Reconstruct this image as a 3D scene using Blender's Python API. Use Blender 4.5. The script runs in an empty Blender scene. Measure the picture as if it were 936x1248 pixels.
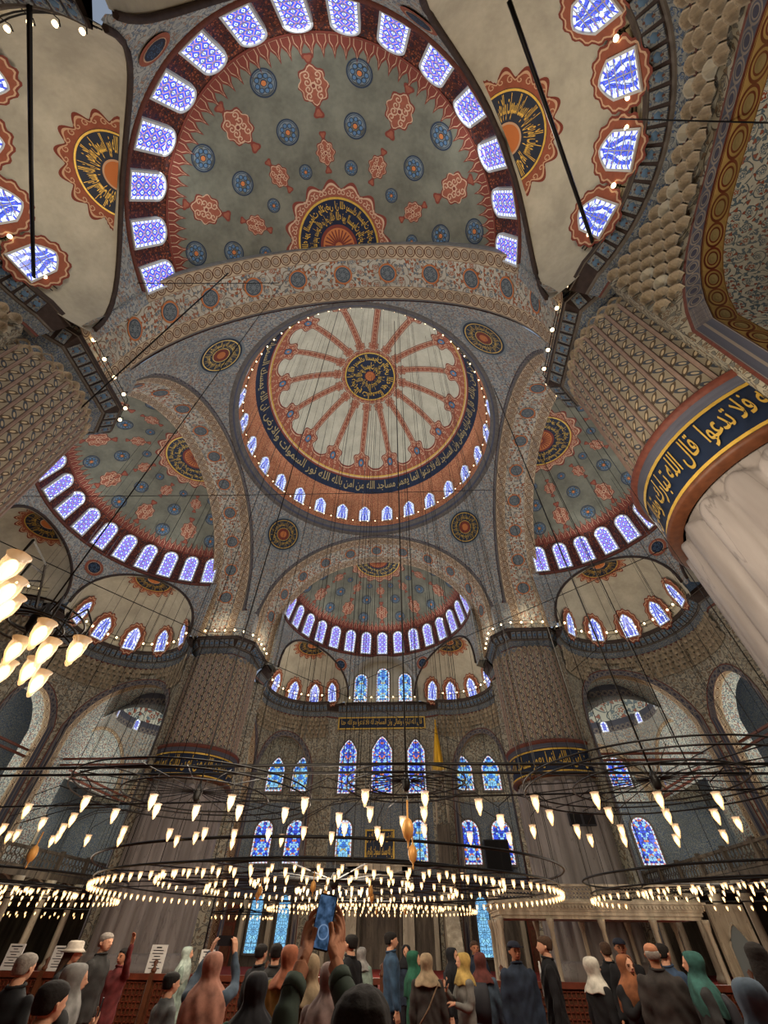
import bpy, bmesh, math, random
import numpy as np
from math import pi, sin, cos, tan, sqrt, hypot, atan2, radians, degrees
from mathutils import Vector, Matrix
random.seed(7)
SC = bpy.context.scene
COL = SC.collection

# ------------------------------------------------------------------ camera
cd = bpy.data.cameras.new('camera')
cam = bpy.data.objects.new('camera', cd); COL.objects.link(cam)
cd.sensor_fit = 'HORIZONTAL'; cd.sensor_width = 36.0; cd.lens = 36.0*488.56/936.0
cd.clip_start = 0.05; cd.clip_end = 300
FW = Vector((-0.05406231, 0.6828747, 0.72853237)); RT = Vector((0.99763252, 0.06799494, 0.01029781)); UP = Vector((0.0425044, -0.72736431, 0.68493397))
CP = Vector((3.4537, -20.2098, 1.6))
cam.matrix_world = Matrix(((RT.x, UP.x, -FW.x, CP.x), (RT.y, UP.y, -FW.y, CP.y), (RT.z, UP.z, -FW.z, CP.z), (0, 0, 0, 1)))
SC.camera = cam

# ------------------------------------------------------------------ world, exposure, lights
SC.view_settings.view_transform = 'Standard'; SC.view_settings.look = 'None'
SC.view_settings.gamma = 1.0; SC.view_settings.use_curve_mapping = False
SC.view_settings.exposure = 0.28
SC.cycles.use_denoising = True
SC.cycles.max_bounces = 6; SC.cycles.diffuse_bounces = 4; SC.cycles.glossy_bounces = 2; SC.cycles.transmission_bounces = 3
SC.cycles.sample_clamp_indirect = 4.0
W = bpy.data.worlds.new('world'); SC.world = W; W.use_nodes = True
bg = W.node_tree.nodes['Background']; bg.inputs[0].default_value = (0.55, 0.66, 0.85, 1); bg.inputs[1].default_value = 0.35

def lamp(name, kind, loc, energy, color, size=1.0, aim=None, spread=None):
    l = bpy.data.lights.new(name, kind); l.energy = energy; l.color = color
    if kind == 'AREA':
        l.shape = 'DISK'; l.size = size
        if spread: l.spread = spread
    elif kind == 'POINT': l.shadow_soft_size = size
    o = bpy.data.objects.new(name, l); COL.objects.link(o); o.location = loc
    if aim is not None:
        o.rotation_euler = (Vector(aim)-Vector(loc)).to_track_quat('-Z', 'Y').to_euler()
    return o
WARM = (1.0, 0.86, 0.68); DAY = (0.82, 0.90, 1.0); NEUT = (1.0, 0.93, 0.82)
# daylight that the window rings of the main dome and the four half domes let in
for az in range(0, 360, 45):
    a = radians(az+22.5)
    lamp('dome_daylight', 'AREA', (10.9*cos(a), 10.9*sin(a), 35.3), 260, DAY, 2.4, (0, 0, 38.5))
for k in range(4):
    a0 = k*pi/2
    for da in (-54, 0, 54):
        a = a0+radians(da)
        x, y = 14.63*cos(a0)+8.9*cos(a), 14.63*sin(a0)+8.9*sin(a)
        lamp('half_dome_daylight', 'AREA', (x, y, 25.6), 230, DAY, 2.2, (14.63*cos(a0), 14.63*sin(a0), 27.0))
# the glow of the hundreds of chandelier lamps, and one added fill
for (x, y, z, e) in ((0, 0, 3.4, 1200), (-15, 2, 3.4, 500), (15, 1.5, 3.4, 500), (0, -12, 4.2, 800), (6.6, -15.5, 6.6, 1500), (0, 14, 3.5, 900), (-19, 12, 3.5, 150), (19, 13, 3.5, 150)):  # the highest entry is the fill, added to brighten the near arch soffit
    lamp('chandelier_and_fill', 'POINT', (x, y, z), e, WARM, 2.0)
# the strings of bulbs on the cornices; gallery fills are added to brighten the bays
for s in (-1, 1):
    for (x, y, e) in ((8.1, 19.9, 130), (19.9, 8.1, 130), (19.9, -8.1, 130), (8.0, -19.4, 130), (13.1, 9.8, 60), (9.8, 13.1, 60)):
        lamp('cornice_bulbs_glow', 'POINT', (s*x, y, 20.6), e, WARM, 0.8)
    lamp('gallery_fill', 'POINT', (s*19.5, 19.0, 12.0), 900, NEUT, 1.0)
    lamp('gallery_fill', 'POINT', (s*27.5, 7.5, 11.0), 420, NEUT, 1.0)
    lamp('gallery_fill', 'POINT', (s*27.3, 19.0, 8.0), 260, NEUT, 1.0)

# ------------------------------------------------------------------ node helpers
class NT:
    def __init__(s, name):
        s.m = bpy.data.materials.new(name); s.m.use_nodes = True; s.t = s.m.node_tree; s.t.nodes.clear()
        s.out = s.t.nodes.new('ShaderNodeOutputMaterial')
    def n(s, kind, **kw):
        nd = s.t.nodes.new(kind)
        for k, v in kw.items(): setattr(nd, k, v)
        return nd
    def put(s, sock, v):
        if isinstance(v, V): s.t.links.new(v.s, sock)
        elif isinstance(v, (tuple, list)) and sock.type == 'RGBA' and len(v) == 3: sock.default_value = (*v, 1)
        else: sock.default_value = v
    def math(s, op, *a):
        nd = s.n('ShaderNodeMath', operation=op)
        for i, x in enumerate(a): s.put(nd.inputs[i], x)
        return V(s, nd.outputs[0])
    def uv(s):
        sp = s.n('ShaderNodeSeparateXYZ'); s.t.links.new(s.n('ShaderNodeUVMap').outputs[0], sp.inputs[0])
        return V(s, sp.outputs[0]), V(s, sp.outputs[1])
    def obj(s):
        return V(s, s.n('ShaderNodeTexCoord').outputs['Object'])
    def vec(s, x, y, z=0.0):
        nd = s.n('ShaderNodeCombineXYZ'); s.put(nd.inputs[0], x); s.put(nd.inputs[1], y); s.put(nd.inputs[2], z); return V(s, nd.outputs[0])
    def noise(s, vec, scale, detail=2.0, out=0):
        nd = s.n('ShaderNodeTexNoise'); s.put(nd.inputs['Vector'], vec); nd.inputs['Scale'].default_value = scale; nd.inputs['Detail'].default_value = detail
        return V(s, nd.outputs[out])
    def voro(s, vec, scale, feature='F1', rnd=1.0, out='Distance'):
        nd = s.n('ShaderNodeTexVoronoi', feature=feature); nd.voronoi_dimensions = '2D'
        s.put(nd.inputs['Vector'], vec); nd.inputs['Scale'].default_value = scale; nd.inputs['Randomness'].default_value = rnd
        return V(s, nd.outputs[out])
    def mix(s, f, a, b):
        nd = s.n('ShaderNodeMix', data_type='RGBA'); s.put(nd.inputs[0], f); s.put(nd.inputs[6], a); s.put(nd.inputs[7], b); return V(s, nd.outputs[2])
    def vadd(s, a, b):
        nd = s.n('ShaderNodeVectorMath', operation='ADD'); s.put(nd.inputs[0], a); s.put(nd.inputs[1], b); return V(s, nd.outputs[0])
    def vmul(s, a, k):
        nd = s.n('ShaderNodeVectorMath', operation='SCALE'); s.put(nd.inputs[0], a); nd.inputs['Scale'].default_value = k; return V(s, nd.outputs[0])
    def surf(s, col, rough=0.8, metal=0.0, bump=None, bs=0.3, dist=0.02, spec=0.3, emit=None, es=0.0, trans=0.0, alpha=None):
        b = s.n('ShaderNodeBsdfPrincipled'); s.put(b.inputs['Base Color'], col)
        s.put(b.inputs['Roughness'], rough); b.inputs['Metallic'].default_value = metal
        b.inputs['Specular IOR Level'].default_value = spec
        if emit is not None: s.put(b.inputs['Emission Color'], emit); s.put(b.inputs['Emission Strength'], es)
        b.inputs['Transmission Weight'].default_value = trans
        if alpha is not None: b.inputs['Alpha'].default_value = alpha
        if bump is not None:
            bn = s.n('ShaderNodeBump'); bn.inputs['Strength'].default_value = bs; bn.inputs['Distance'].default_value = dist
            s.put(bn.inputs['Height'], bump); s.t.links.new(bn.outputs[0], b.inputs['Normal'])
        s.t.links.new(b.outputs[0], s.out.inputs[0]); return s.m
class V:
    def __init__(s, t, k): s.t = t; s.s = k
    def __add__(s, o): return s.t.math('ADD', s, o)
    def __radd__(s, o): return s.t.math('ADD', o, s)
    def __sub__(s, o): return s.t.math('SUBTRACT', s, o)
    def __rsub__(s, o): return s.t.math('SUBTRACT', o, s)
    def __mul__(s, o): return s.t.math('MULTIPLY', s, o)
    def __rmul__(s, o): return s.t.math('MULTIPLY', o, s)
    def __truediv__(s, o): return s.t.math('DIVIDE', s, o)
    def lt(s, o): return s.t.math('LESS_THAN', s, o)
    def gt(s, o): return s.t.math('GREATER_THAN', s, o)
    def fr(s): return s.t.math('FRACT', s)
    def fl(s): return s.t.math('FLOOR', s)
    def ab(s): return s.t.math('ABSOLUTE', s)
    def sn(s): return s.t.math('SINE', s)
    def sq(s): return s.t.math('SQRT', s)
    def mx(s, o): return s.t.math('MAXIMUM', s, o)
    def mn(s, o): return s.t.math('MINIMUM', s, o)
    def at(s, o): return s.t.math('ARCTAN2', s, o)

def srgb(r, g, b):
    f = lambda c: c/12.92 if c <= .04045 else ((c+.055)/1.055)**2.4
    return (f(r/255), f(g/255), f(b/255))
MAT = {}
def simple(name, col, rough=.7, metal=0., mott=0.0, scale=3., bs=0.0, spec=.3, es=0.0, emit=None):
    t = NT(name)
    if mott or bs:
        nz = t.noise(t.obj(), scale, 4.0)
        c = t.mix((nz-0.5)*2.2+0.5, tuple(x*(1-mott) for x in col), tuple(min(1, x*(1+mott)) for x in col))
        t.surf(c, rough, metal, nz if bs else None, bs, .02, spec, emit, es)
    else: t.surf(col, rough, metal, None, 0, 0, spec, emit, es)
    MAT[name] = t.m; return t.m
def plaster(name, col, stain=.25):
    t = NT(name); o = t.obj()
    n1 = t.noise(o, .8, 6.0); n2 = t.noise(o, 5.0, 3.0)
    k = (n1-.5)*2.4+(n2-.5)*.8+.5
    c = t.mix(k, tuple(x*(1-stain) for x in col), tuple(x*(1+stain) for x in col))
    MAT[name] = t.surf(c, .85, 0, n2, .15, .03); return t.m
plaster('plaster_grey', srgb(106, 103, 86)); plaster('plaster_cream', srgb(174, 168, 145), .15); plaster('plaster_white', srgb(170, 165, 147), .18)

def arab(name, base, vine, c1, c2, scale=1.6, bs=.25, turns=5.0, flower=.16):
    """a field of scrolling stems, leaves and flowers on a ground, as painted on the vaults"""
    t = NT(name); u, v = t.uv(); p = t.vec(u, v)
    def cellset(q, sc, rn):
        nd = t.n('ShaderNodeTexVoronoi', feature='F1'); nd.voronoi_dimensions = '2D'; t.put(nd.inputs['Vector'], q); nd.inputs['Scale'].default_value = sc; nd.inputs['Randomness'].default_value = rn
        pos = t.n('ShaderNodeVectorMath', operation='SUBTRACT'); t.put(pos.inputs[0], q); t.t.links.new(nd.outputs['Position'], pos.inputs[1])
        sp = t.n('ShaderNodeSeparateXYZ'); t.t.links.new(pos.outputs[0], sp.inputs[0]); cs = t.n('ShaderNodeSeparateColor'); t.t.links.new(nd.outputs['Color'], cs.inputs[0])
        return V(t, nd.outputs['Distance']), V(t, sp.outputs[0]), V(t, sp.outputs[1]), V(t, cs.outputs[0]), V(t, cs.outputs[1])
    w = t.noise(p, scale*1.3, 1.0, 1); q = t.vadd(p, t.vmul(w, .30/scale))
    d, x, y, r1, r2 = cellset(q, scale, .7)
    th = y.at(x)/(2*pi)*(r2.gt(.5)*2.0-1.0)
    s1 = (th+d*turns*.55+r1).fr()
    d2, x2, y2, ra, rb = cellset(q, scale*3.4, .95)
    lob = ((y2.at(x2)*3.0+ra*6.0).sn())*.10
    leafc = t.mix(rb.gt(.55), c1, c2)
    inl = (d2+lob).lt(.30)*ra.gt(.30)
    c = t.mix(s1.lt(.16), base, vine)
    c = t.mix((d2+lob).lt(.38)*ra.gt(.30), c, vine); c = t.mix(inl, c, leafc)
    fl = t.mix(r1.gt(.5), c1, c2); pet = ((y.at(x)*5.0).sn())*.04
    c = t.mix((d+pet).lt(flower+.05), c, vine); c = t.mix((d+pet).lt(flower+.02), c, base); c = t.mix((d+pet).lt(flower-.03), c, fl); c = t.mix(d.lt(.05), c, base)
    st = t.noise(p, .3, 5.0); c = t.mix(((.55-st)*2.2).mx(0.0), c, tuple(x_*.45 for x_ in base))
    MAT[name] = t.surf(c, .75, 0, d2-s1.lt(.16)*.4, bs, .03); return t.m
arab('arabesque_arch', srgb(188, 182, 162), srgb(116, 92, 70), srgb(156, 88, 54), srgb(104, 116, 120), 1.15)
arab('arabesque_blue', srgb(160, 160, 150), srgb(94, 96, 98), srgb(102, 116, 128), srgb(152, 118, 92), 1.7)
arab('arabesque_grey', srgb(158, 152, 132), srgb(78, 70, 60), srgb(104, 104, 98), srgb(118, 98, 76), 1.35)
arab('arabesque_red', srgb(96, 48, 34), srgb(44, 28, 26), srgb(168, 92, 58), srgb(42, 44, 52), 2.4)
arab('arabesque_drum', srgb(172, 112, 76), srgb(120, 50, 34), srgb(196, 150, 104), srgb(120, 62, 44), 3.0)
arab('arabesque_pale', srgb(200, 204, 192), srgb(70, 92, 104), srgb(92, 116, 132), srgb(150, 78, 54), 2.2)
arab('arabesque_tile', srgb(128, 132, 128), srgb(52, 66, 84), srgb(60, 84, 118), srgb(92, 96, 98), 3.2)

def chain(name, base, line, inner, width, period):
    """a border: a row of linked rings along u, rails along both edges (v runs 0..width)"""
    t = NT(name); u, v = t.uv()
    x = (u/period).fr()-.5; y = (v-width/2)/period
    x2 = (u/period+.5).fr()-.5
    r = (x*x+y*y).sq(); k = min(.46, width/period*.42)
    c = t.mix((r-k).ab().lt(.05), base, line); c = t.mix(r.lt(k*.62), c, inner); c = t.mix((r-k*.62).ab().lt(.035), c, line)
    r2 = (x2*x2+y*y).sq(); c = t.mix(r2.lt(.07), c, line)
    ed = (v/width-.5).ab(); c = t.mix(ed.gt(.45), c, line); c = t.mix(ed.gt(.48), c, base)
    st = t.noise(t.vec(u, v), .8, 4.0); c = t.mix(((.55-st)*2.0).mx(0.0), c, tuple(q*.4 for q in base))
    MAT[name] = t.surf(c, .75, 0, (r*20.0).sn(), .25, .02); return t.m
chain('border_rings', srgb(190, 170, 138), srgb(98, 62, 38), srgb(158, 142, 120), .8, .62)
chain('border_gold', srgb(168, 142, 84), srgb(104, 46, 28), srgb(150, 136, 92), .9, .72)
chain('border_dark', srgb(74, 76, 88), srgb(130, 120, 108), srgb(60, 60, 74), .5, .5)
chain('border_red', srgb(112, 62, 44), srgb(60, 34, 28), srgb(140, 96, 66), .35, .35)

def reeds(name):
    """upper pier shafts: upright bands of leaf scroll between pale and red listels"""
    t = NT(name); u, v = t.uv(); P = 2*pi*2.7/36
    x = (u/P).fr()-.5; par = ((u/P).fl()*.5).fr()*2.0
    yy = (v/.62+par*.37).fr()
    def leafs(cx, cy, sg, k):
        dx, dy = x-cx, (yy-cy)*1.3; a_ = dx*.80+dy*.60*sg; b_ = dy*.80-dx*.60*sg
        return ((a_*a_)/(.17*.17)+(b_*b_)/(.48*.48)).lt(k)
    c = t.mix(leafs(.09, .27, 1.0, 1.0), srgb(150, 140, 118), srgb(66, 72, 80)); c = t.mix(leafs(.10, .27, 1.0, .22), c, srgb(176, 160, 130))
    c = t.mix(leafs(-.09, .76, -1.0, 1.0), c, srgb(86, 72, 54)); c = t.mix(leafs(-.10, .76, -1.0, .22), c, srgb(190, 172, 138))
    leaf = leafs(.09, .27, 1.0, 1.0).mx(leafs(-.09, .76, -1.0, 1.0))
    c = t.mix(x.ab().gt(.35), c, srgb(150, 126, 110)); c = t.mix((x.ab()-.36).ab().lt(.018), c, srgb(70, 50, 44)); c = t.mix(x.ab().gt(.47), c, srgb(104, 56, 48))
    MAT[name] = t.surf(c, .7, 0, leaf, .3, .03); return t.m
reeds('painted_reeds')
def marble(name, a, b, vs=1.2, rough=.45):
    t = NT(name); o = t.obj(); sp = t.n('ShaderNodeSeparateXYZ'); t.put(sp.inputs[0], o)
    p = t.vec(V(t, sp.outputs[0])*2.0, V(t, sp.outputs[1])*2.0, V(t, sp.outputs[2])*.35)
    n1 = t.noise(p, vs, 6.0); n2 = t.noise(o, 7.0, 3.0)
    c = t.mix((n1-.5)*3.0+.5, a, b); c = t.mix(((.012-(n1-.52).ab())*60.0).mx(0.0), c, tuple(x*.7 for x in a))
    MAT[name] = t.surf(c, rough, 0, n2, .08, .02); return t.m
marble('marble_pier', srgb(106, 99, 94), srgb(138, 131, 126), .7); marble('marble_pale', srgb(140, 128, 108), srgb(192, 180, 156)); marble('stone_muqarnas', srgb(122, 110, 90), srgb(170, 156, 130), 2.0, .7)
marble('stone_dark', srgb(66, 58, 50), srgb(104, 94, 80), 1.5, .7)

def glass(name, white, blue, dark, accent, scale, es, mode='hex'):
    """stained glass set in plaster tracery, lit from outside: it is the daylight behind that shines"""
    t = NT(name); u, v = t.uv()
    if mode == 'hex':
        a = (u*scale); b = (v*scale)
        x = a.fr()-.5; y = b.fr()-.5; x2 = (a+.5).fr()-.5; y2 = (b+.5).fr()-.5
        d1 = x.ab()*1.2+y.ab()*.8; d2 = x2.ab()*1.2+y2.ab()*.8; d = d1.mn(d2)
        c = t.mix(d.gt(.24), white, blue); c = t.mix(d.gt(.44), c, accent); c = t.mix(d.lt(.08), c, dark)
        c = t.mix((d-.24).ab().lt(.035), c, dark)
    elif mode == 'vase':
        x = u.ab(); m = (v*3.3).sn()*.10
        c = t.mix((x-.24-m).ab().lt(.07), white, blue); c = t.mix(x.lt(.10+m*.5), c, blue)
        dd = t.voro(t.vec(u*scale, v*scale), 1.6, 'F1', .9); c = t.mix(dd.lt(.22), c, blue); c = t.mix(dd.lt(.08), c, accent)
        c = t.mix(t.voro(t.vec(u*scale, v*scale), 1.6, 'DISTANCE_TO_EDGE', .9).lt(.05), c, dark)
    else:
        q = t.vec(u.ab()*scale, v*scale)
        sc = t.n('ShaderNodeSeparateColor'); t.put(sc.inputs[0], t.voro(q, 1.0, 'F1', .8, 'Color')); r = V(t, sc.outputs[0])
        c = t.mix(r.gt(.35), blue, white); c = t.mix(r.gt(.62), c, dark); c = t.mix(r.gt(.86), c, accent)
        c = t.mix(t.voro(q, 1.0, 'DISTANCE_TO_EDGE', .8).lt(.06), c, (.01, .015, .03))
    MAT[name] = t.surf((.02, .02, .03), .2, 0, None, 0, 0, .5, c, es); t.m.cycles.emission_sampling = 'NONE'; return t.m
glass('glass_hex', (.66, .80, 1.0), (.05, .09, .80), (.02, .03, .35), (.55, .28, .30), 1.9, 1.2)
glass('glass_vase', (.62, .74, 1.0), (.06, .10, .62), (.02, .03, .2), (.5, .18, .16), 2.6, 1.25, 'vase')
glass('glass_cyan', (.25, .62, .95), (.05, .22, .75), (.02, .06, .3), (.5, .45, .2), 5.0, 1.0, 'cell')
glass('glass_colour', (.32, .64, 1.0), (.04, .10, .80), (.02, .04, .35), (.75, .20, .08), 6.5, 1.0, 'cell')
glass('glass_plain', (.22, .55, .85), (.15, .42, .72), (.1, .3, .55), (.3, .7, .9), 5.0, .9, 'cell')
def glass_border(name, white, blue, es):
    t = NT(name); u, v = t.uv(); c = t.mix((u/.34).fr().lt(.26), white, blue)
    MAT[name] = t.surf((.02, .02, .03), .2, 0, None, 0, 0, .5, c, es); t.m.cycles.emission_sampling = 'NONE'; return t.m
glass_border('glass_border', (.78, .88, 1.0), (.06, .08, .62), 1.2); glass_border('glass_border_colour', (.70, .82, .95), (.65, .14, .08), .9)

simple('navy', srgb(18, 30, 50), .55, 0, .2, 4); simple('gold', srgb(196, 160, 70), .4, .35, .15, 6); simple('terracotta', srgb(140, 78, 56), .8, 0, .15, 5)
simple('cream_line', srgb(192, 156, 124), .8); simple('rust_line', srgb(116, 54, 40), .8); simple('gold_dim', srgb(150, 132, 92), .6); simple('listel_stone', srgb(150, 128, 114), .7, 0, .15, 5); simple('slate_line', srgb(44, 54, 66), .8); simple('slate_pale', srgb(116, 124, 124), .8)
simple('petal_blue', srgb(84, 112, 136), .8); simple('orange_dot', srgb(184, 110, 60), .8); simple('black_iron', (.012, .011, .010), .45, .6)
simple('dark_moulding', srgb(52, 40, 34), .7, 0, .3, 5, .3); simple('moulding_grey', srgb(96, 90, 82), .7, 0, .25, 4, .2); simple('moulding_red', srgb(96, 50, 38), .6, 0, .25, 8, .4)
simple('plaster_tracery', srgb(190, 190, 186), .8); simple('wood_red', srgb(96, 44, 26), .5, 0, .3, 6, .2); simple('wood_brown', srgb(84, 48, 28), .5, 0, .3, 6, .2)
simple('tie_beam_red', srgb(104, 56, 40), .6, 0, .2, 4); simple('gold_bright', srgb(224, 170, 40), .35, .4); simple('paper_white', srgb(214, 214, 208), .7); simple('ink', (.02, .02, .025), .7)
simple('red_carpet', srgb(122, 34, 26), .95, 0, .35, 5, .2); simple('dark_opening', srgb(16, 13, 12), .9); simple('brass_egg', srgb(206, 150, 80), .4, .2)
t = NT('lamp_glass'); MAT['lamp_glass'] = t.surf((1.0, .93, .82), .15, 0, None, 0, 0, .6, (1.0, .50, .17), .6, 0.0, .42)
MAT['lamp_glass'].cycles.emission_sampling = 'NONE'
for nm, c, e in (('bulb_glow', (1.0, .66, .27), 3.6), ('string_bulb_glow', (1.0, .72, .38), 4.5)):
    t = NT(nm); MAT[nm] = t.surf((1, .9, .7), .3, 0, None, 0, 0, .5, c, e); t.m.cycles.emission_sampling = 'NONE'
M = MAT

# ------------------------------------------------------------------ mesh helpers
class MB:
    def __init__(s): s.v = []; s.f = []; s.uv = []; s.mi = []; s.sm = []
    def face(s, ids, uv=None, mi=0, sm=False):
        s.f.append(ids); s.uv.append(uv or [(s.v[i][0], s.v[i][2]) for i in ids]); s.mi.append(mi); s.sm.append(sm)
    def grid(s, fn, us, vs, mi=0, uvf=None, sm=True):
        b = len(s.v); nv = len(vs)
        for u in us:
            for w in vs: s.v.append(tuple(fn(u, w)))
        for i in range(len(us)-1):
            for j in range(nv-1):
                q = (b+i*nv+j, b+(i+1)*nv+j, b+(i+1)*nv+j+1, b+i*nv+j+1)
                if uvf: uu = [uvf(us[i], vs[j]), uvf(us[i+1], vs[j]), uvf(us[i+1], vs[j+1]), uvf(us[i], vs[j+1])]
                else: uu = [(us[i], vs[j]), (us[i+1], vs[j]), (us[i+1], vs[j+1]), (us[i], vs[j+1])]
                m_ = mi(us[i], vs[j]) if callable(mi) else mi
                s.f.append(q); s.uv.append(uu); s.mi.append(m_); s.sm.append(sm)
        return s
    def tube(s, pts, r, n=6, mi=0, close=False, caps=True):
        pts = [Vector(p) for p in pts]; N = len(pts); b = len(s.v); rr = r if isinstance(r, (list, tuple)) else [r]*N
        L = 0.0; ls = []
        for i, p in enumerate(pts):
            if i: L += (p-pts[i-1]).length
            ls.append(L)
            if close: t_ = pts[(i+1) % N]-pts[i-1]
            else: t_ = pts[min(i+1, N-1)]-pts[max(i-1, 0)]
            t_.normalize(); a = Vector((0, 0, 1)) if abs(t_.z) < .9 else Vector((1, 0, 0))
            x = t_.cross(a).normalized(); y = t_.cross(x)
            for k in range(n):
                A = 2*pi*k/n; s.v.append(tuple(p+(x*cos(A)+y*sin(A))*rr[i]))
        for i in range(N if close else N-1):
            j = (i+1) % N
            for k in range(n):
                k2 = (k+1) % n
                s.f.append((b+i*n+k, b+j*n+k, b+j*n+k2, b+i*n+k2)); s.uv.append([(ls[i], k/n), (ls[i]+.3, k/n), (ls[i]+.3, (k+1)/n), (ls[i], (k+1)/n)]); s.mi.append(mi); s.sm.append(n > 4)
        if caps and not close:
            s.face(tuple(b+k for k in range(n)), None, mi); s.face(tuple(b+(N-1)*n+k for k in range(n))[::-1], None, mi)
        return s
    def lathe(s, prof, n=16, mi=0, c=(0, 0, 0), cap=True):
        b = len(s.v)
        for (r, z) in prof:
            for k in range(n):
                A = 2*pi*k/n; s.v.append((c[0]+r*cos(A), c[1]+r*sin(A), c[2]+z))
        for i in range(len(prof)-1):
            m_ = mi[i] if isinstance(mi, (list, tuple)) else mi
            for k in range(n):
                k2 = (k+1) % n; R = max(prof[i][0], prof[i+1][0])
                s.f.append((b+i*n+k, b+i*n+k2, b+(i+1)*n+k2, b+(i+1)*n+k)); dl = 2*pi*R/n
                s.uv.append([(k*dl, prof[i][1]), ((k+1)*dl, prof[i][1]), ((k+1)*dl, prof[i+1][1]), (k*dl, prof[i+1][1])]); s.mi.append(m_); s.sm.append(True)
        if cap:
            if prof[0][0] > 1e-4: s.face(tuple(b+k for k in range(n))[::-1], None, mi if not isinstance(mi, (list, tuple)) else mi[0])
            if prof[-1][0] > 1e-4: s.face(tuple(b+(len(prof)-1)*n+k for k in range(n)), None, mi if not isinstance(mi, (list, tuple)) else mi[-1])
        return s
    def box(s, c, d, mi=0, rz=0.0, bev=0.0):
        b = len(s.v); ca, sa = cos(rz), sin(rz)
        for k in range(8):
            x = (k & 1)-.5; y = ((k >> 1) & 1)-.5; z = ((k >> 2) & 1)-.5
            X, Y = x*d[0], y*d[1]; s.v.append((c[0]+X*ca-Y*sa, c[1]+X*sa+Y*ca, c[2]+z*d[2]))
        for q, (i1, i2) in (((0, 2, 3, 1), (0, 1)), ((4, 5, 7, 6), (0, 1)), ((0, 1, 5, 4), (0, 2)), ((2, 6, 7, 3), (0, 2)), ((0, 4, 6, 2), (1, 2)), ((1, 3, 7, 5), (1, 2))):
            uu = []
            for k in q:
                l = (((k & 1)-.5)*d[0], (((k >> 1) & 1)-.5)*d[1], ((k >> 2) & 1)*d[2]); uu.append((l[i1]+c[0], l[i2]+c[2]))
            s.face(tuple(b+k for k in q), uu, mi)
        return s
    def prism(s, pts, z0, z1, mi=0):
        b = len(s.v); n = len(pts)
        for z in (z0, z1):
            for p in pts: s.v.append((p[0], p[1], z))
        L = 0
        for k in range(n):
            k2 = (k+1) % n; d = hypot(pts[k2][0]-pts[k][0], pts[k2][1]-pts[k][1])
            s.face((b+k, b+k2, b+n+k2, b+n+k), [(L, z0), (L+d, z0), (L+d, z1), (L, z1)], mi); L += d
        s.face(tuple(b+k for k in range(n))[::-1], None, mi); s.face(tuple(b+n+k for k in range(n)), None, mi)
        return s
    def mesh(s, name, mats):
        me = bpy.data.meshes.new(name); me.from_pydata(s.v, [], [tuple(q) for q in s.f])
        for m_ in mats: me.materials.append(M[m_] if isinstance(m_, str) else m_)
        me.polygons.foreach_set('material_index', s.mi); me.polygons.foreach_set('use_smooth', s.sm)
        ul = me.uv_layers.new(name='UVMap'); flat = [c for q in s.uv for p in q for c in p]
        ul.data.foreach_set('uv', flat); me.update(); return me
    def build(s, name, mats, parent=None, loc=None, rz=None):
        if isinstance(mats, str): mats = [mats]
        return put(name, s.mesh(name, mats), parent, loc, rz)
def put(name, me, parent=None, loc=None, rz=None, mat=None):
    o = bpy.data.objects.new(name, me); COL.objects.link(o)
    if parent: o.parent = parent
    if mat is not None: o.matrix_local = mat
    if loc: o.location = loc
    if rz is not None: o.rotation_euler = (0, 0, rz)
    return o
def empty(name, loc=(0, 0, 0), rz=0.0):
    o = bpy.data.objects.new(name, None); COL.objects.link(o); o.location = loc; o.rotation_euler = (0, 0, rz); o.empty_display_size = .3; return o
def tag(o, label=None, cat=None, group=None, kind=None):
    if label: o['label'] = label
    if cat: o['category'] = cat
    if group: o['group'] = group
    if kind: o['kind'] = kind
    return o
def struct(o, label): o['kind'] = 'structure'; o['label'] = label; return o
def lin(a, b, n): return [a+(b-a)*i/n for i in range(n+1)]
WN = [0]
def winname(): WN[0] += 1; return 'window_%d' % WN[0]

# ------------------------------------------------------------------ Arabic lettering
AF = {'ض': (0xFEBD, 4), 'ا': (0xFE8D, 2), 'أ': (0xFE83, 2), 'ب': (0xFE8F, 4), 'ت': (0xFE95, 4), 'ة': (0xFE93, 2), 'ج': (0xFE9D, 4), 'ح': (0xFEA1, 4), 'د': (0xFEA9, 2), 'ر': (0xFEAD, 2), 'س': (0xFEB1, 4), 'ش': (0xFEB5, 4), 'ص': (0xFEB9, 4),
      'ع': (0xFEC9, 4), 'ف': (0xFED1, 4), 'ق': (0xFED5, 4), 'ك': (0xFED9, 4), 'ل': (0xFEDD, 4), 'م': (0xFEE1, 4), 'ن': (0xFEE5, 4), 'ه': (0xFEE9, 4), 'و': (0xFEED, 2), 'ى': (0xFEEF, 2), 'ي': (0xFEF1, 4), 'ء': (0xFE80, 1)}
def shape_arabic(s):
    out = []
    for w in s.split(' '):
        o = []; i = 0; prev = False
        while i < len(w):
            ch = w[i]
            if ch == 'ل' and i+1 < len(w) and w[i+1] == 'ا':
                o.append(chr(0xFEFC if prev else 0xFEFB)); prev = False; i += 2; continue
            base, k = AF[ch]; nxt = i+1 < len(w) and AF[w[i+1]][1] > 1 and k == 4
            if prev and nxt: c = base+3
            elif nxt: c = base+2
            elif prev and k > 1: c = base+1
            else: c = base
            o.append(chr(c)); prev = nxt; i += 1
        out.append(''.join(o)[::-1])
    return ' '.join(out[::-1])
TXC = {}
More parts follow.
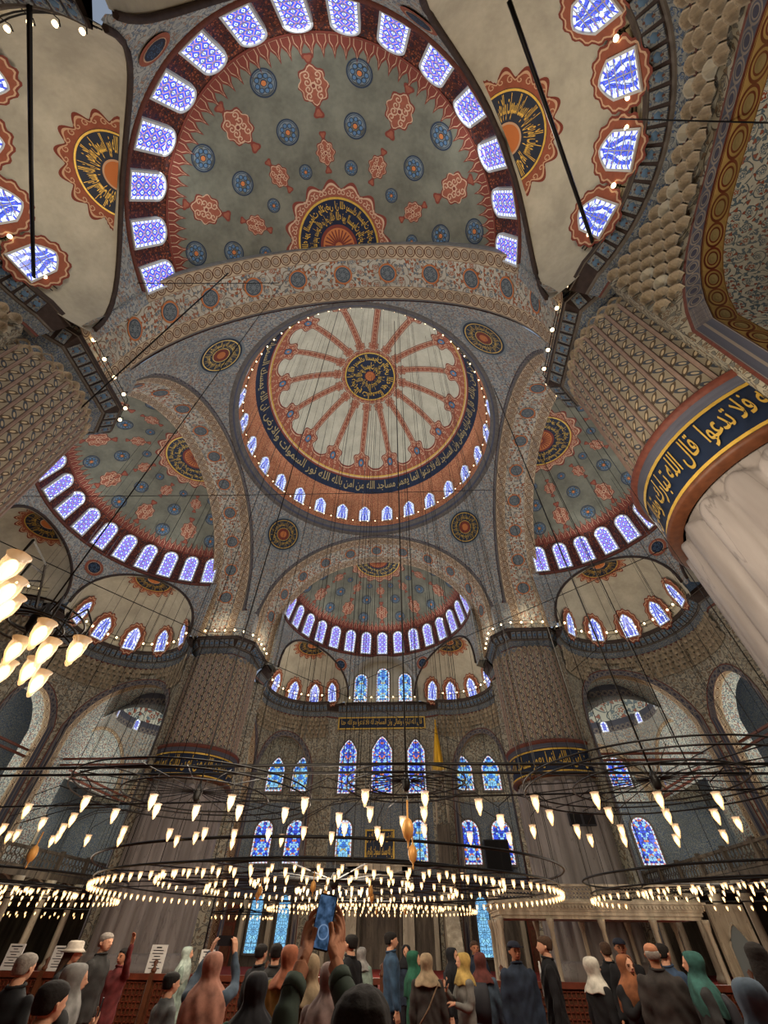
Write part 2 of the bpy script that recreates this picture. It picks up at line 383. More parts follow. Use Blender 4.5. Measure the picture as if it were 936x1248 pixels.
def text2d(s, shape=True, bold=.012):
    """the outlines of a line of writing as flat triangles, scaled to a 1 x 1 box; returns also its aspect"""
    if s in TXC: return TXC[s]
    c = bpy.data.curves.new('lettering', 'FONT'); c.body = shape_arabic(s) if shape else s; c.resolution_u = 2; c.offset = bold
    o = bpy.data.objects.new('lettering', c); COL.objects.link(o)
    bpy.context.view_layer.update()
    me = o.evaluated_get(bpy.context.evaluated_depsgraph_get()).to_mesh()
    V_ = [(v.co.x, v.co.y) for v in me.vertices]; F_ = [tuple(p.vertices) for p in me.polygons]
    bpy.data.objects.remove(o); bpy.data.curves.remove(c)
    xs = [p[0] for p in V_]; ys = [p[1] for p in V_]; x0, x1, y0, y1 = min(xs), max(xs), min(ys), max(ys)
    V_ = [((x-x0)/(x1-x0), (y-y0)/(y1-y0)) for x, y in V_]
    TXC[s] = (V_, F_, (x1-x0)/(y1-y0)); return TXC[s]
def add_text(mb, s, fn, mi=0, shape=True):
    V_, F_, a = text2d(s, shape); b = len(mb.v)
    for x, y in V_: mb.v.append(tuple(fn(x, y)))
    for f in F_: mb.face(tuple(b+i for i in f), [(0, 0)]*len(f), mi)
PH = ['قال الله تبارك وتعالى وان المساجد لله فلا تدعوا', 'انما يعمر مساجد الله من امن بالله', 'الله نور السموات والارض', 'ان الله يمسك السموات والارض']

# painted ornament laid on a surface: fn(x, y, lift) -> point
class Paint(MB):
    def __init__(s, fn): super().__init__(); s.fn = fn
    def polar(s, R0, R1, n, mi, lay, c=(0, 0), rings=2, a0=0.0, a1=2*pi, sx=1.0, sy=1.0):
        f0 = R0 if callable(R0) else (lambda a: R0); f1 = R1 if callable(R1) else (lambda a: R1)
        L = .012+.010*lay
        s.grid(lambda a, k: s.fn(c[0]+sx*(f0(a)+(f1(a)-f0(a))*k)*cos(a), c[1]+sy*(f0(a)+(f1(a)-f0(a))*k)*sin(a), L), lin(a0, a1, n), lin(0.0, 1.0, rings), mi, None, False)
    def stroke(s, pts, w, mi, lay):
        L = .012+.010*lay; b = len(s.v); n = len(pts)
        for i, p in enumerate(pts):
            q0 = pts[max(i-1, 0)]; q1 = pts[min(i+1, n-1)]; dx, dy = q1[0]-q0[0], q1[1]-q0[1]; h = hypot(dx, dy) or 1
            for sg in (-.5, .5): s.v.append(tuple(s.fn(p[0]-dy/h*w*sg, p[1]+dx/h*w*sg, L)))
        for i in range(n-1): s.face((b+2*i, b+2*i+1, b+2*i+3, b+2*i+2), [(0, 0)]*4, mi)
    def poly(s, pts, mi, lay):
        L = .012+.010*lay; b = len(s.v)
        for p in pts: s.v.append(tuple(s.fn(p[0], p[1], L)))
        s.face(tuple(range(b, b+len(pts))), [(0, 0)]*len(pts), mi)
PM = ['terracotta', 'cream_line', 'rust_line', 'slate_line', 'slate_pale', 'petal_blue', 'orange_dot', 'navy', 'gold', 'plaster_cream']
def spiral(cx, cy, r, turns, a0, sg=1, n=14):
    return [(cx+r*(1-i/n*.85)*cos(a0+sg*turns*2*pi*i/n), cy+r*(1-i/n*.85)*sin(a0+sg*turns*2*pi*i/n)) for i in range(n+1)]
def red_medallion(fn, hw, hl, tot):
    p = Paint(fn)
    f = lambda a: (1+.10*cos(8*a))*(1+.16*abs(sin(a))**6)
    p.polar(0, f, 40, 2, 0, sx=hw, sy=hl*.86); p.polar(0, lambda a: f(a)*.90, 40, 1, 1, sx=hw, sy=hl*.86); p.polar(0, lambda a: f(a)*.84, 40, 0, 2, sx=hw, sy=hl*.86)
    w = hw*.07
    for sg in (-1, 1):
        for k in range(4):
            cy = hl*(-.5+k*.33); p.stroke(spiral(sg*hw*.36, cy, hw*.26, 1.2, 1.0*sg+k, sg), w, 1, 3)
    p.polar(0, hw*.2, 12, 1, 4, rings=1); p.polar(0, hw*.12, 12, 2, 5, rings=1)
    for sg in (-1, 1):
        y = sg*(hl+tot)/2; p.stroke([(0, sg*hl*.8), (0, sg*tot*.92)], hw*.16, 2, 0)
        g = lambda a: (1+.22*cos(3*a+(pi/2 if sg > 0 else -pi/2)*3))
        p.polar(0, g, 18, 2, 1, c=(0, y), rings=1, sx=hw*.34, sy=(tot-hl)*.42); p.polar(0, g, 18, 0, 2, c=(0, y), rings=1, sx=hw*.22, sy=(tot-hl)*.26)
    return p
def blue_medallion(fn, r):
    p = Paint(fn)
    p.polar(r*.88, r, 32, 3, 1, rings=1); p.polar(r*.78, r*.83, 32, 3, 1, rings=1); p.polar(0, r*.9, 24, 4, 0)
    for k in range(8):
        a = k*pi/4; p.polar(0, r*.17, 10, 5, 2, c=(r*.52*cos(a), r*.52*sin(a)), rings=1); p.polar(r*.15, r*.20, 10, 3, 3, c=(r*.52*cos(a), r*.52*sin(a)), rings=1)
    p.polar(0, r*.25, 12, 3, 2, rings=1); p.polar(0, r*.19, 12, 6, 3, rings=1)
    return p
def sunburst(fn, R, Ri, Rf, n, texts, half=False):
    """calligraphy roundel: navy disc with gold writing round a small orange rosette, inside a lobed red fringe"""
    p = Paint(fn); A1 = pi if half else 2*pi
    fr = lambda a: R+(Rf-R)*(.50+.50*abs(cos(n*a/2))**1.6)
    p.polar(R, fr, n*8, 2, 0, rings=1, a1=A1); p.polar(R, lambda a: R+(fr(a)-R)*.80, n*8, 1, 1, rings=1, a1=A1); p.polar(R, lambda a: R+(fr(a)-R)*.66, n*8, 0, 2, rings=1, a1=A1)
    for k in range(n*2):
        a = A1*(k+.5)/(n*2); rr = R+(Rf-R)*.30; p.stroke(spiral(rr*cos(a), rr*sin(a), (Rf-R)*.22, 1.1, a, 1 if k % 2 else -1, 9), (Rf-R)*.055, 1, 3)
    p.polar(0, R, 48, 7, 3, rings=4, a1=A1); p.polar(R*.955, R, 48, 8, 4, rings=1, a1=A1)
    p.polar(0, Ri, 32, 2, 5, a1=A1); p.polar(0, Ri*.85, 32, 6, 6, a1=A1)
    for k in range(12): a = A1*(k+.5)/12; p.stroke([(Ri*.2*cos(a), Ri*.2*sin(a)), (Ri*.78*cos(a), Ri*.78*sin(a))], Ri*.07, 2, 7)
    L = .012+.010*7
    m = len(texts)
    for i, tx in enumerate(texts):
        s0 = A1*(i+.02)/m; s1 = A1*(i+.98)/m
        md = (Ri+R)/2
        add_text(p, tx, lambda x, y: fn((md+(R*.93-md)*y)*cos(s1-(s1-s0)*x), (md+(R*.93-md)*y)*sin(s1-(s1-s0)*x), L), 8)
        add_text(p, PH[(i+1) % 4], lambda x, y: fn((Ri*1.08+(md*.99-Ri*1.08)*y)*cos(s1-(s1-s0)*x), (Ri*1.08+(md*.99-Ri*1.08)*y)*sin(s1-(s1-s0)*x), L), 8)
    return p

# ================================================================== ARCHITECTURE
B0, O0 = 11.8, 14.63           # plane of the great arches, centres of the half domes
ZC = 19.32                     # top of the cornice that runs round the hall
RING = 9.55
struct(MB().grid(lambda x, y: (x, y, 0), lin(-34, 34, 2), lin(-34, 34, 2)).build('floor', 'red_carpet'), 'red patterned carpet over the whole prayer hall floor')

def ell(C, R3, P0, T, Bv):
    """maps a flat ornament round the point P0 of an ellipsoid onto it, seen from inside"""
    C = Vector(C); P0 = Vector(P0); T = Vector(T).normalized(); Bv = Vector(Bv).normalized(); S = Vector(R3)
    def fn(x, y, l=0.0):
        p = P0+T*x+Bv*y-C; q = Vector((p.x/S.x, p.y/S.y, p.z/S.z)); k = 1/q.length
        return C+p*k*(1-l/p.length)
    return fn
def pol(C, R3, r, a):
    z = C[2]+R3[2]*sqrt(max(0, 1-(r/R3[0])**2)); return (C[0]+r*cos(a), C[1]+r*sin(a), z)
def ell_at(C, R3, r, a, sc=1.0):
    P0 = Vector(pol(C, R3, r, a)); n = Vector((P0.x-C[0], P0.y-C[1], (P0.z-C[2])*(R3[0]/R3[2])**2)).normalized()
    T = Vector((-sin(a), cos(a), 0)); Bv = n.cross(T)
    if r > .01 and (Bv.x*cos(a)+Bv.y*sin(a)) < 0: Bv = -Bv
    return ell(C, R3, P0, T, Bv)

# ---- windows: plaster frame in relief, border strip and stained field
def win_outline(w, h, pointed, n=12, g=0.0):
    hs = h-w*(.62 if pointed else .5); W2 = w/2+g; pts = [(-W2, -g), (-W2, hs)]
    for i in range(1, n):
        a = pi-pi*i/n; x = cos(a)
        z = (h-hs+g)*((1-abs(x)**1.5) if pointed else sqrt(max(0, 1-x*x)))
        pts.append((x*W2, hs+z))
    pts += [(W2, hs), (W2, -g)]; return pts
WC = {}
def win_meshes(w, h, pointed, kind, border, fw, depth):
    key = (w, h, pointed, kind, border, fw, depth)
    if key in WC: return WC[key]
    o = win_outline(w, h, pointed); i_ = [(x*(1-.22/w) , .11+z*(1-.22/h)) for x, z in o] if border else o
    g = MB(); b = len(g.v)
    for x, z in i_: g.v.append((x, 0, z))
    c = len(g.v); g.v.append((0, 0, h*.5)); n = len(i_)
    for k in range(n): g.face((k, (k+1) % n, c), [(i_[k][0], i_[k][1]), (i_[(k+1) % n][0], i_[(k+1) % n][1]), (0, h*.5)], 0)
    gm = g.mesh('stained_glass', [kind]); bm_ = None
    if border:
        g = MB(); L = 0.0
        for k in range(n): g.v.append((o[k][0], .004, o[k][1])); g.v.append((i_[k][0], .004, i_[k][1]))
        for k in range(n):
            k2 = (k+1) % n; d = hypot(o[k2][0]-o[k][0], o[k2][1]-o[k][1]); m = max(1, round(d/.34))
            g.face((2*k, 2*k2, 2*k2+1, 2*k+1), [(L, 0), (L+m*.34 if d > .3 else L+d, 0), (L+m*.34 if d > .3 else L+d, .1), (L, .1)], 0); L += m*.34 if d > .3 else d
        bm_ = g.mesh('glass_border', [border])
    f = MB(); o2 = win_outline(w, h, pointed, g=fw)
    rings = [[(x, -.02, z) for x, z in o], [(x, depth, z) for x, z in o], [(x, depth, z) for x, z in o2], [(x, -.12, z) for x, z in o2]]
    for r_ in rings: f.v += r_
    for q in range(3):
        for k in range(n):
            k2 = (k+1) % n; f.face((q*n+k, q*n+k2, (q+1)*n+k2, (q+1)*n+k), None, 0)
    # tracery bars across the light
    if depth > .03:
        hs = h-w*.5
        for z in lin(h*.16, hs, 3)[0:]: f.box((0, .012, z), (w*.96, .02, .025))
        f.box((0, .012, hs*.5), (.025, .02, hs))
    fm = f.mesh('window_frame', ['plaster_tracery' if border == 'glass_border' else 'moulding_grey'])
    WC[key] = (fm, gm, bm_); return WC[key]
def window(M4, w, h, label, pointed=True, kind='glass_hex', border='glass_border', fw=.07, depth=.05, parent=None, group=None):
    fm, gm, bm_ = win_meshes(w, h, pointed, kind, border, fw, depth)
    o = put(winname(), fm, None, mat=M4); o['kind'] = 'structure'; o['label'] = label
    if group: o['group'] = group
    put('stained_glass', gm, o)
    if bm_: put('glass_border', bm_, o)
    return o
def facing(pos, nx, ny, tilt=0.0):
    """frame whose +Y looks along (nx, ny) into the room and whose +Z is up; tilt leans the head inwards"""
    y = Vector((nx, ny, 0)).normalized(); z = Vector((0, 0, 1)); z = (z+y*tan(tilt)).normalized(); x = y.cross(z).normalized(); y = z.cross(x)
    return Matrix(((x.x, y.x, z.x, pos[0]), (x.y, y.y, z.y, pos[1]), (x.z, y.z, z.z, pos[2]), (0, 0, 0, 1)))

# ---- main dome
DC, DR = (0, 0, 34.7), (11.7, 11.7, 11.7)
def dome_prof(z): return sqrt(max(0, 11.7**2-(z-34.7)**2)) if z > 34.7 else 11.7
zz = [32.25, 33.0, 34.0, 34.7, 35.4, 36.1, 36.7, 37.4, 38.1, 38.3]; zz2 = lin(38.3, 40.3, 6); zz3 = [40.3, 41, 41.7, 42.4, 43.1, 43.7, 44.3, 44.9, 45.4, 45.8, 46.1, 46.3, 46.4]
dm = MB()
for L_, mi in ((zz, 0), (zz2, 1), (zz3, 2)): dm.grid(lambda a, z: (dome_prof(z)*cos(a), dome_prof(z)*sin(a), z), lin(0, 2*pi, 112), L_, mi, lambda a, z: (a*11.7, z))
DOME = struct(dm.build('ceiling_main_dome', ['arabesque_drum', 'navy', 'plaster_cream']), 'great central dome, cream with sixteen red painted ribs and a navy writing band')
def dfn(x, y, l=0.0):
    r = min(hypot(x, y), 11.6); z = sqrt(11.7**2-r*r); k = 1-l/11.7*1.6; return (x*k, y*k, 34.7+z*k)
p = sunburst(dfn, 2.9, .62, 3.35, 16, PH[2:3]+PH[3:4]); p.build('apex_medallion', PM, DOME)
rib = Paint(dfn)
for r0, r1, w0, w1, mi, lay in ((3.1, 9.6, .36, .30, 2, 0), (3.2, 9.5, .29, .23, 1, 1), (3.3, 9.4, .22, .17, 0, 2)):
    rib.grid(lambda r, s: dfn(r, s*(w0+(w1-w0)*(r-3)/6.5), .012+.01*lay), lin(r0, r1, 12), (-1, 1), mi, None, False)
for k in range(11): rib.stroke(spiral(3.9+k*.5, .02*(-1)**k, .15, 1.0, k, (-1)**k, 8), .035, 1, 3)
for cx, R in ((3.75, .55), (9.2, .98)):
    g = lambda a: 1+.14*cos(6*a)
    rib.polar(0, g, 36, 2, 1, c=(cx, 0), rings=1, sx=R*.9, sy=R); rib.polar(0, lambda a: g(a)*.88, 36, 1, 2, c=(cx, 0), rings=1, sx=R*.9, sy=R); rib.polar(0, lambda a: g(a)*.8, 36, 0, 3, c=(cx, 0), rings=1, sx=R*.9, sy=R)
    for k in range(6): a = k*pi/3; rib.stroke(spiral(cx+R*.55*cos(a), R*.55*sin(a), R*.2, 1, a, 1, 8), R*.06, 1, 4)
rib.polar(0, .34, 16, 3, 4, c=(9.25, 0), rings=1); rib.polar(0, .27, 16, 5, 5, c=(9.25, 0), rings=1); rib.polar(0, .12, 10, 6, 6, c=(9.25, 0), rings=1)
rm = rib.mesh('painted_rib', PM)
for k in range(16): put('painted_rib', rm, DOME, rz=radians(11.25+k*22.5))
p = Paint(dfn)
def scal(a): return 9.95-.55*abs(sin((a-radians(0))*8))**2.2 if True else 0
def sc2(a): c_ = abs(cos(8*(a-radians(11.25)))); return 9.75-.75*c_**3
p.polar(lambda a: sc2(a)-.12, 10.4, 320, 2, 0, rings=2); p.polar(lambda a: sc2(a), 10.3, 320, 1, 1, rings=2); p.polar(lambda a: sc2(a)+.07, 10.22, 320, 0, 2, rings=2)
for k in range(96): a = 2*pi*k/96; p.stroke(spiral(9.98*cos(a), 9.98*sin(a), .15, 1, a, (-1)**k, 8), .035, 1, 3)
p.polar(10.16, 10.24, 160, 8, 4, rings=1); p.build('painted_rim_band', PM, DOME)
p = Paint(lambda x, y, l=0: (0, 0, 0))
for k in range(6):
    s0 = k*pi/3; tx = PH[k % 4]
    def bf(x, y):
        a = s0+radians(58)*(1-x)+.02; z = 38.62+1.35*y; r = dome_prof(z)-.05; return (r*cos(a), r*sin(a), z-.03)
    add_text(p, tx, bf, 0)
p.build('dome_inscription', ['gold_dim'], DOME)
rim = MB(); rim.lathe([(11.9, 32.1), (11.62, 32.3), (11.5, 32.5), (11.5, 32.62), (11.3, 32.8), (11.3, 33.0), (11.42, 33.1), (11.7, 33.15)], 96, [0, 1, 0, 0, 1, 0, 0, 0], cap=False)
struct(rim.build('trim_dome_cornice', ['moulding_grey', 'border_dark']), 'grey moulded cornice ring under the central dome windows')
for k in range(28):
    a = radians(90+6.43+k*360/28)
    window(facing((11.62*cos(a), 11.62*sin(a), 34.15), -cos(a), -sin(a), radians(1.5)), 1.15, 2.25, 'stained glass window in the drum of the central dome', True, 'glass_vase', 'glass_border', group='28 windows in the drum of the central dome')
# string of bulbs on the dome cornice
bulb_me = MB().lathe([(0, -.10), (.06, -.07), (.085, 0), (.06, .06), (.03, .09), (.0, .1)], 10).mesh('bulb', ['string_bulb_glow'])
t_ = tag(empty('string_lights', (0, 0, 33.4)), 'ring of small bulbs on the cornice of the central dome', 'string lights')
MB().tube([(11.1*cos(a), 11.1*sin(a), .35) for a in lin(0, 2*pi, 96)[:-1]], .025, 4, close=True).build('rail', 'black_iron', t_)
for k in range(84): a = 2*pi*k/84; put('bulb', bulb_me, t_, loc=(11.1*cos(a), 11.1*sin(a), .22)).scale = (.7, .7, .7)

# ---- pendentives
PR, PS = 16.27, .911
def pend(a, k):
    c = max(cos(a), sin(a)); rmax = min(11.86/c, PR); r = 11.7+(rmax-11.7)*k
    return (r*cos(a), r*sin(a), 22+PS*sqrt(max(0, PR*PR-r*r)))
pl = [('south east', -pi/2), ('north east', 0.0), ('north west', pi/2), ('south west', pi)]
who = {'south east': 'in the nearer corner by the fluted pillar', 'north east': 'in the farther corner over the pillar with the platform', 'north west': 'in the farther corner over the pillar beside the lectern rail', 'south west': 'in the nearer corner over the cropped pillar'}
pm = MB().grid(lambda a, k: pend(a, k), lin(0, pi/2, 48), lin(0, 1, 20), 0, lambda a, k: (a*12, pend(a, k)[2])).mesh('pendentive', ['arabesque_blue'])
pf = ell_at((0, 0, 22), (PR, PR, PR*PS), 13.35, pi/4)
pp = Paint(pf); pp.polar(1.62, 1.85, 48, 4, 0, rings=1); pp.polar(0, 1.66, 40, 3, 1); pp.polar(1.42, 1.5, 40, 8, 2, rings=1); pp.polar(.62, .68, 32, 8, 2, rings=1); pp.polar(0, .6, 24, 2, 2); pp.polar(0, .34, 16, 6, 3)
for i, tx in enumerate(PH[2:4]*2):
    add_text(pp, tx, lambda x, y: pf((.74+.62*y)*cos(i*pi/2+1.5*(1-x)), (.74+.62*y)*sin(i*pi/2+1.5*(1-x)), .045), 8)
ppm = pp.mesh('writing_roundel', PM)
edge = MB()
for (rr_, zo, mt) in ((1, 0, 0),):
    edge.tube([pend(a, .03) for a in lin(.02, pi/2-.02, 40)], .10, 5, 0)
edm = edge.mesh('edge_moulding', ['moulding_red'])
for nm, rz in pl:
    o = struct(put('ceiling_pendentive', pm, rz=rz), 'blue grey pendentive with a round black and gold roundel, '+who[nm])
    put('writing_roundel', ppm, o)

# ---- one great arch, in the frame of a side whose axis is +y
ZA = 22.0
def acurve(R, n=44):
    pts = [(R, ZC), (R, ZA)]+[(R*cos(pi*i/n), ZA+R*.911*sin(pi*i/n)) for i in range(1, n)]+[(-R, ZA), (-R, ZC)]
    return pts
def arch_mesh():
    m = MB(); prof = [(11.80, 11.75), (11.76, 11.32), (11.9, 11.2), (12.0, 10.98), (12.02, 10.90), (12.10, 10.86), (12.9, 10.66), (14.55, 10.24), (15.35, 10.02), (15.42, 10.35), (15.42, 10.9)]
    mats = [1, 3, 2, 0, 0, 4, 5, 4, 0, 0]
    for (y0, R0), (y1, R1), mt in zip(prof, prof[1:], mats):
        c0, c1 = acurve(R0), acurve(R1); L = 0.0; wd = hypot(y1-y0, R1-R0); b = len(m.v); n = len(c0)
        sc_ = {4: .8, 2: .5}.get(mt, wd)
        for k in range(n): m.v.append((c0[k][0], y0, c0[k][1])); m.v.append((c1[k][0], y1, c1[k][1]))
        for k in range(n-1):
            d = hypot(c0[k+1][0]-c0[k][0], c0[k+1][1]-c0[k][1])
            m.f.append((b+2*k, b+2*k+2, b+2*k+3, b+2*k+1)); m.uv.append([(L, 0), (L+d, 0), (L+d, sc_), (L, sc_)]); m.mi.append(mt); m.sm.append(True); L += d
    return m.mesh('arch', ['moulding_grey', 'arabesque_blue', 'border_dark', 'moulding_red', 'border_rings', 'arabesque_arch'])
am = arch_mesh()
def soff(R, y, a): return Vector((R*cos(a), y, ZA+R*.911*sin(a)))
rd = []
for i in range(11):
    a = pi*(i+.5)/11
    P0 = soff(10.45, 13.72, a); T = Vector((-sin(a), 0, cos(a)*.911)).normalized(); Bv = Vector((0, 1, -.0)); Nn = Vector((cos(a), 0, sin(a))).normalized()
    Bv = (Vector((0, 1, 0))-Nn*.245).normalized()
    q = Paint(lambda x, y, l=0: P0-Nn*(l+.03+x*x*.0)+T*x+Bv*y+Nn*(-(x*x)/21.0))
    q.polar(.50, .60, 28, 6, 0, rings=1); q.polar(0, .50, 24, 4, 0); q.polar(.42, .46, 24, 3, 1, rings=1)
    for k in range(6): q.stroke(spiral(.24*cos(k*pi/3), .24*sin(k*pi/3), .13, 1.1, k, 1, 8), .03, 3, 2)
    rd.append(q.mesh('painted_roundel', PM))
SIDES = [('north', 0.0), ('east', -pi/2), ('south', pi), ('west', pi/2)]
where = {'north': 'far arch over the niche wall', 'east': 'side arch beyond the fluted pillar', 'south': 'near arch crossing over the central dome', 'west': 'side arch facing the fluted pillar'}
# ---- half domes
HC, HR = (0, O0, 24.6), (9.7, 9.7, 6.8)
def hprof(z): return 9.7*sqrt(max(0, 1-((z-24.6)/6.8)**2)) if z > 24.6 else 9.7
def exedra_list(side):
    if side == 'north': return [(7.1, 20.3, 4.2)]
    if side == 'south': return [(7.0, 19.0, 4.5)]
    return [(8.1, 19.9, 4.5)]
EXR = 4.7
def ring_bottom(side, a):
    x, y = RING*cos(a), O0+RING*sin(a); zb = ZC-.3
    for (cx, cy, r) in exedra_list(side):
        for s in (-1, 1):
            d = hypot(x-s*cx, y-cy)
            if d < EXR: zb = max(zb, ZC+sqrt(EXR**2-d*d))
    if side == 'north':
        if abs(x) < 4.0: zb = max(zb, 19.9+sqrt(16-x*x)*1.02)
    else:
        d = hypot(x, y-23.9)
        if d < 4.15: zb = max(zb, ZC+sqrt(4.15**2-d*d))
    return zb
hd = MB()
hz = [24.3, 24.6, 25.2, 25.8, 26.4, 27.0, 27.4]; hz2 = [27.4, 27.9, 28.5, 29.1, 29.6, 30.1, 30.5, 30.8, 31.05, 31.2, 31.32, 31.38, 31.4]
for L_, mi in ((hz, 0), (hz2, 1)): hd.grid(lambda a, z: (hprof(z)*cos(a), O0+hprof(z)*sin(a), z), lin(radians(2.5), radians(177.5), 64), L_, mi, lambda a, z: (a*9.7, z))
hdm = hd.mesh('half_dome', ['arabesque_red', 'plaster_grey'])
def hfn(x, y, l=0):   # plan coordinates about the half dome's centre
    r = min(hypot(x, y), 9.69); z = 6.8*sqrt(1-(r/9.7)**2); k = 1-l/8.0; return (x*k, O0+y*k, 24.6+z*k)
med = []
for az in (0, 32, -32, 64, -64):
    for r, hw, hl, tt in ((7.55, .74, .86, 1.42), (5.15, .50, .58, 1.0)):
        med.append(('painted_red_medallion', red_medallion(ell_at(HC, HR, r, pi/2+radians(az)), hw, hl, tt).mesh('painted_red_medallion', PM)))
for az in (16, -16, 48, -48, 80, -80):
    for r, R in ((8.05, .62), (6.3, .58), (4.6, .36)):
        med.append(('painted_blue_medallion', blue_medallion(ell_at(HC, HR, r, pi/2+radians(az)), R).mesh('painted_blue_medallion', PM)))
apex = sunburst(lambda x, y, l=0: hfn(x, y+.72, l), 2.5, 1.15, 3.3, 16, PH[2:4]*1, True).mesh('apex_medallion', PM)
fr = Paint(lambda x, y, l=0: (0, 0, 0))
def ffn(a, r, l=0): return hfn(r*cos(a), r*sin(a), l)
for k in range(54):
    a = pi*(k+.5)/54; w = pi/54*.5
    for q, (dr, ww, mi) in enumerate(((.62, 1.0, 2), (.50, .74, 1), (.44, .62, 2))):
        fr.fn = lambda x, y, l=0: ffn(x, y, l); r1 = 8.9
        fr.poly([(a-w*ww, r1), (a-w*ww*1.0, r1-dr*.35), (a-w*ww*.35, r1-dr*.6), (a, r1-dr), (a+w*ww*.35, r1-dr*.6), (a+w*ww, r1-dr*.35), (a+w*ww, r1)], mi, q)
for z_, mi in ((8.92, 2),):
    fr.grid(lambda a, k: ffn(a, z_+.06*k, .04), lin(0, pi, 90), (0, 1), mi, None, False)
frm = fr.mesh('painted_fringe', PM)
ringm = MB().tube([(RING*cos(a)*1.0, O0+RING*sin(a), 24.25) for a in lin(.06, pi-.06, 60)], .13, 6).tube([((RING+.02)*cos(a)*1.0, O0+(RING+.02)*sin(a), 27.25) for a in lin(.06, pi-.06, 60)], .05, 4).mesh('ring_moulding', ['moulding_red'])
hl_ = {'north': 'far half dome, seen whole above the windows of the niche wall', 'east': 'half dome at the fluted pillar side, olive grey with red and blue medallions', 'south': 'nearest half dome, largest in the view, above the crossing arch', 'west': 'half dome opposite the fluted pillar, olive grey with medallions'}
wl_ = {'north': 'far half dome above the niche wall', 'east': 'half dome beside the fluted pillar', 'south': 'nearest half dome overhead', 'west': 'half dome opposite the fluted pillar'}
def rotz(x, y, rz): return (x*cos(rz)-y*sin(rz), x*sin(rz)+y*cos(rz))

def sweep(m, path, nrm, prof, mats, z_is=True):
    """moulding of profile (offset outwards, z) along a plan path"""
    S = [0.0]
    for i in range(1, len(path)): S.append(S[-1]+hypot(path[i][0]-path[i-1][0], path[i][1]-path[i-1][1]))
    for (o0, z0), (o1, z1), mt in zip(prof, prof[1:], mats):
        b = len(m.v); wd = hypot(o1-o0, z1-z0)
        for (x, y), (nx, ny) in zip(path, nrm): m.v.append((x+nx*o0, y+ny*o0, z0)); m.v.append((x+nx*o1, y+ny*o1, z1))
        for k in range(len(path)-1):
            m.f.append((b+2*k, b+2*k+2, b+2*k+3, b+2*k+1)); m.uv.append([(S[k], 0), (S[k+1], 0), (S[k+1], wd), (S[k], wd)]); m.mi.append(mt); m.sm.append(False)
CORN = [(1.3, ZC), (0, ZC), (0, ZC-.25), (.05, ZC-.27), (.42, ZC-.82), (.46, ZC-.88), (.52, ZC-.90), (.74, ZC-1.28), (.76, ZC-1.32), (.76, ZC-1.42), (.9, ZC-1.46)]
CORM = [0, 1, 0, 1, 0, 0, 2, 3, 3, 0]
CMATS = ['moulding_grey', 'dark_moulding', 'arabesque_tile', 'moulding_red']
def cell_mesh(w, h, d):
    """one stalactite cell: pointed hood hollowed behind a raised lip; +y is out of the wall into the room"""
    m = MB(); o = [(-w/2, 0), (-w/2, h*.55), (-w*.28, h*.86), (0, h), (w*.28, h*.86), (w/2, h*.55), (w/2, 0)]; i_ = [(x*.80, .02+z*.86) for x, z in o]; n = len(o)
    for x, z in o: m.v.append((x, 0, z))
    for x, z in o: m.v.append((x*.97, d*(.35+.65*z/h), z))
    for x, z in i_: m.v.append((x, d*(.30+.62*z/h), z))
    m.v.append((0, -d*.5, h*.50)); m.v.append((0, -d*.3, h*.12))
    for k in range(n-1):
        m.face((k, k+1, n+k+1, n+k)); m.face((n+k, n+k+1, 2*n+k+1, 2*n+k)); m.face((2*n+k, 2*n+k+1, 3*n))
    m.face((2*n, 3*n, 3*n+1)); m.face((2*n+n-1, 3*n+1, 3*n)); return m
CELL = cell_mesh(.43, .42, .15).mesh('muqarnas_cell', ['stone_muqarnas']); CELLW = cell_mesh(.43, .42, .15).mesh('muqarnas_cell', ['plaster_white'])
TILE = MB(); TILE.box((0, .03, 0), (.34, .05, .56), 0); TILE.lathe([(.13, 0), (.10, .03), (0, .035)], 6, 1, cap=False)
for i in range(len(TILE.v)-18, len(TILE.v)): x, y, z = TILE.v[i]; TILE.v[i] = (x, .055+z, y)
TILE.box((0, .065, 0), (.05, .02, .34), 2); TILEM = TILE.mesh('cornice_tile', ['arabesque_tile', 'petal_blue', 'wood_brown'])

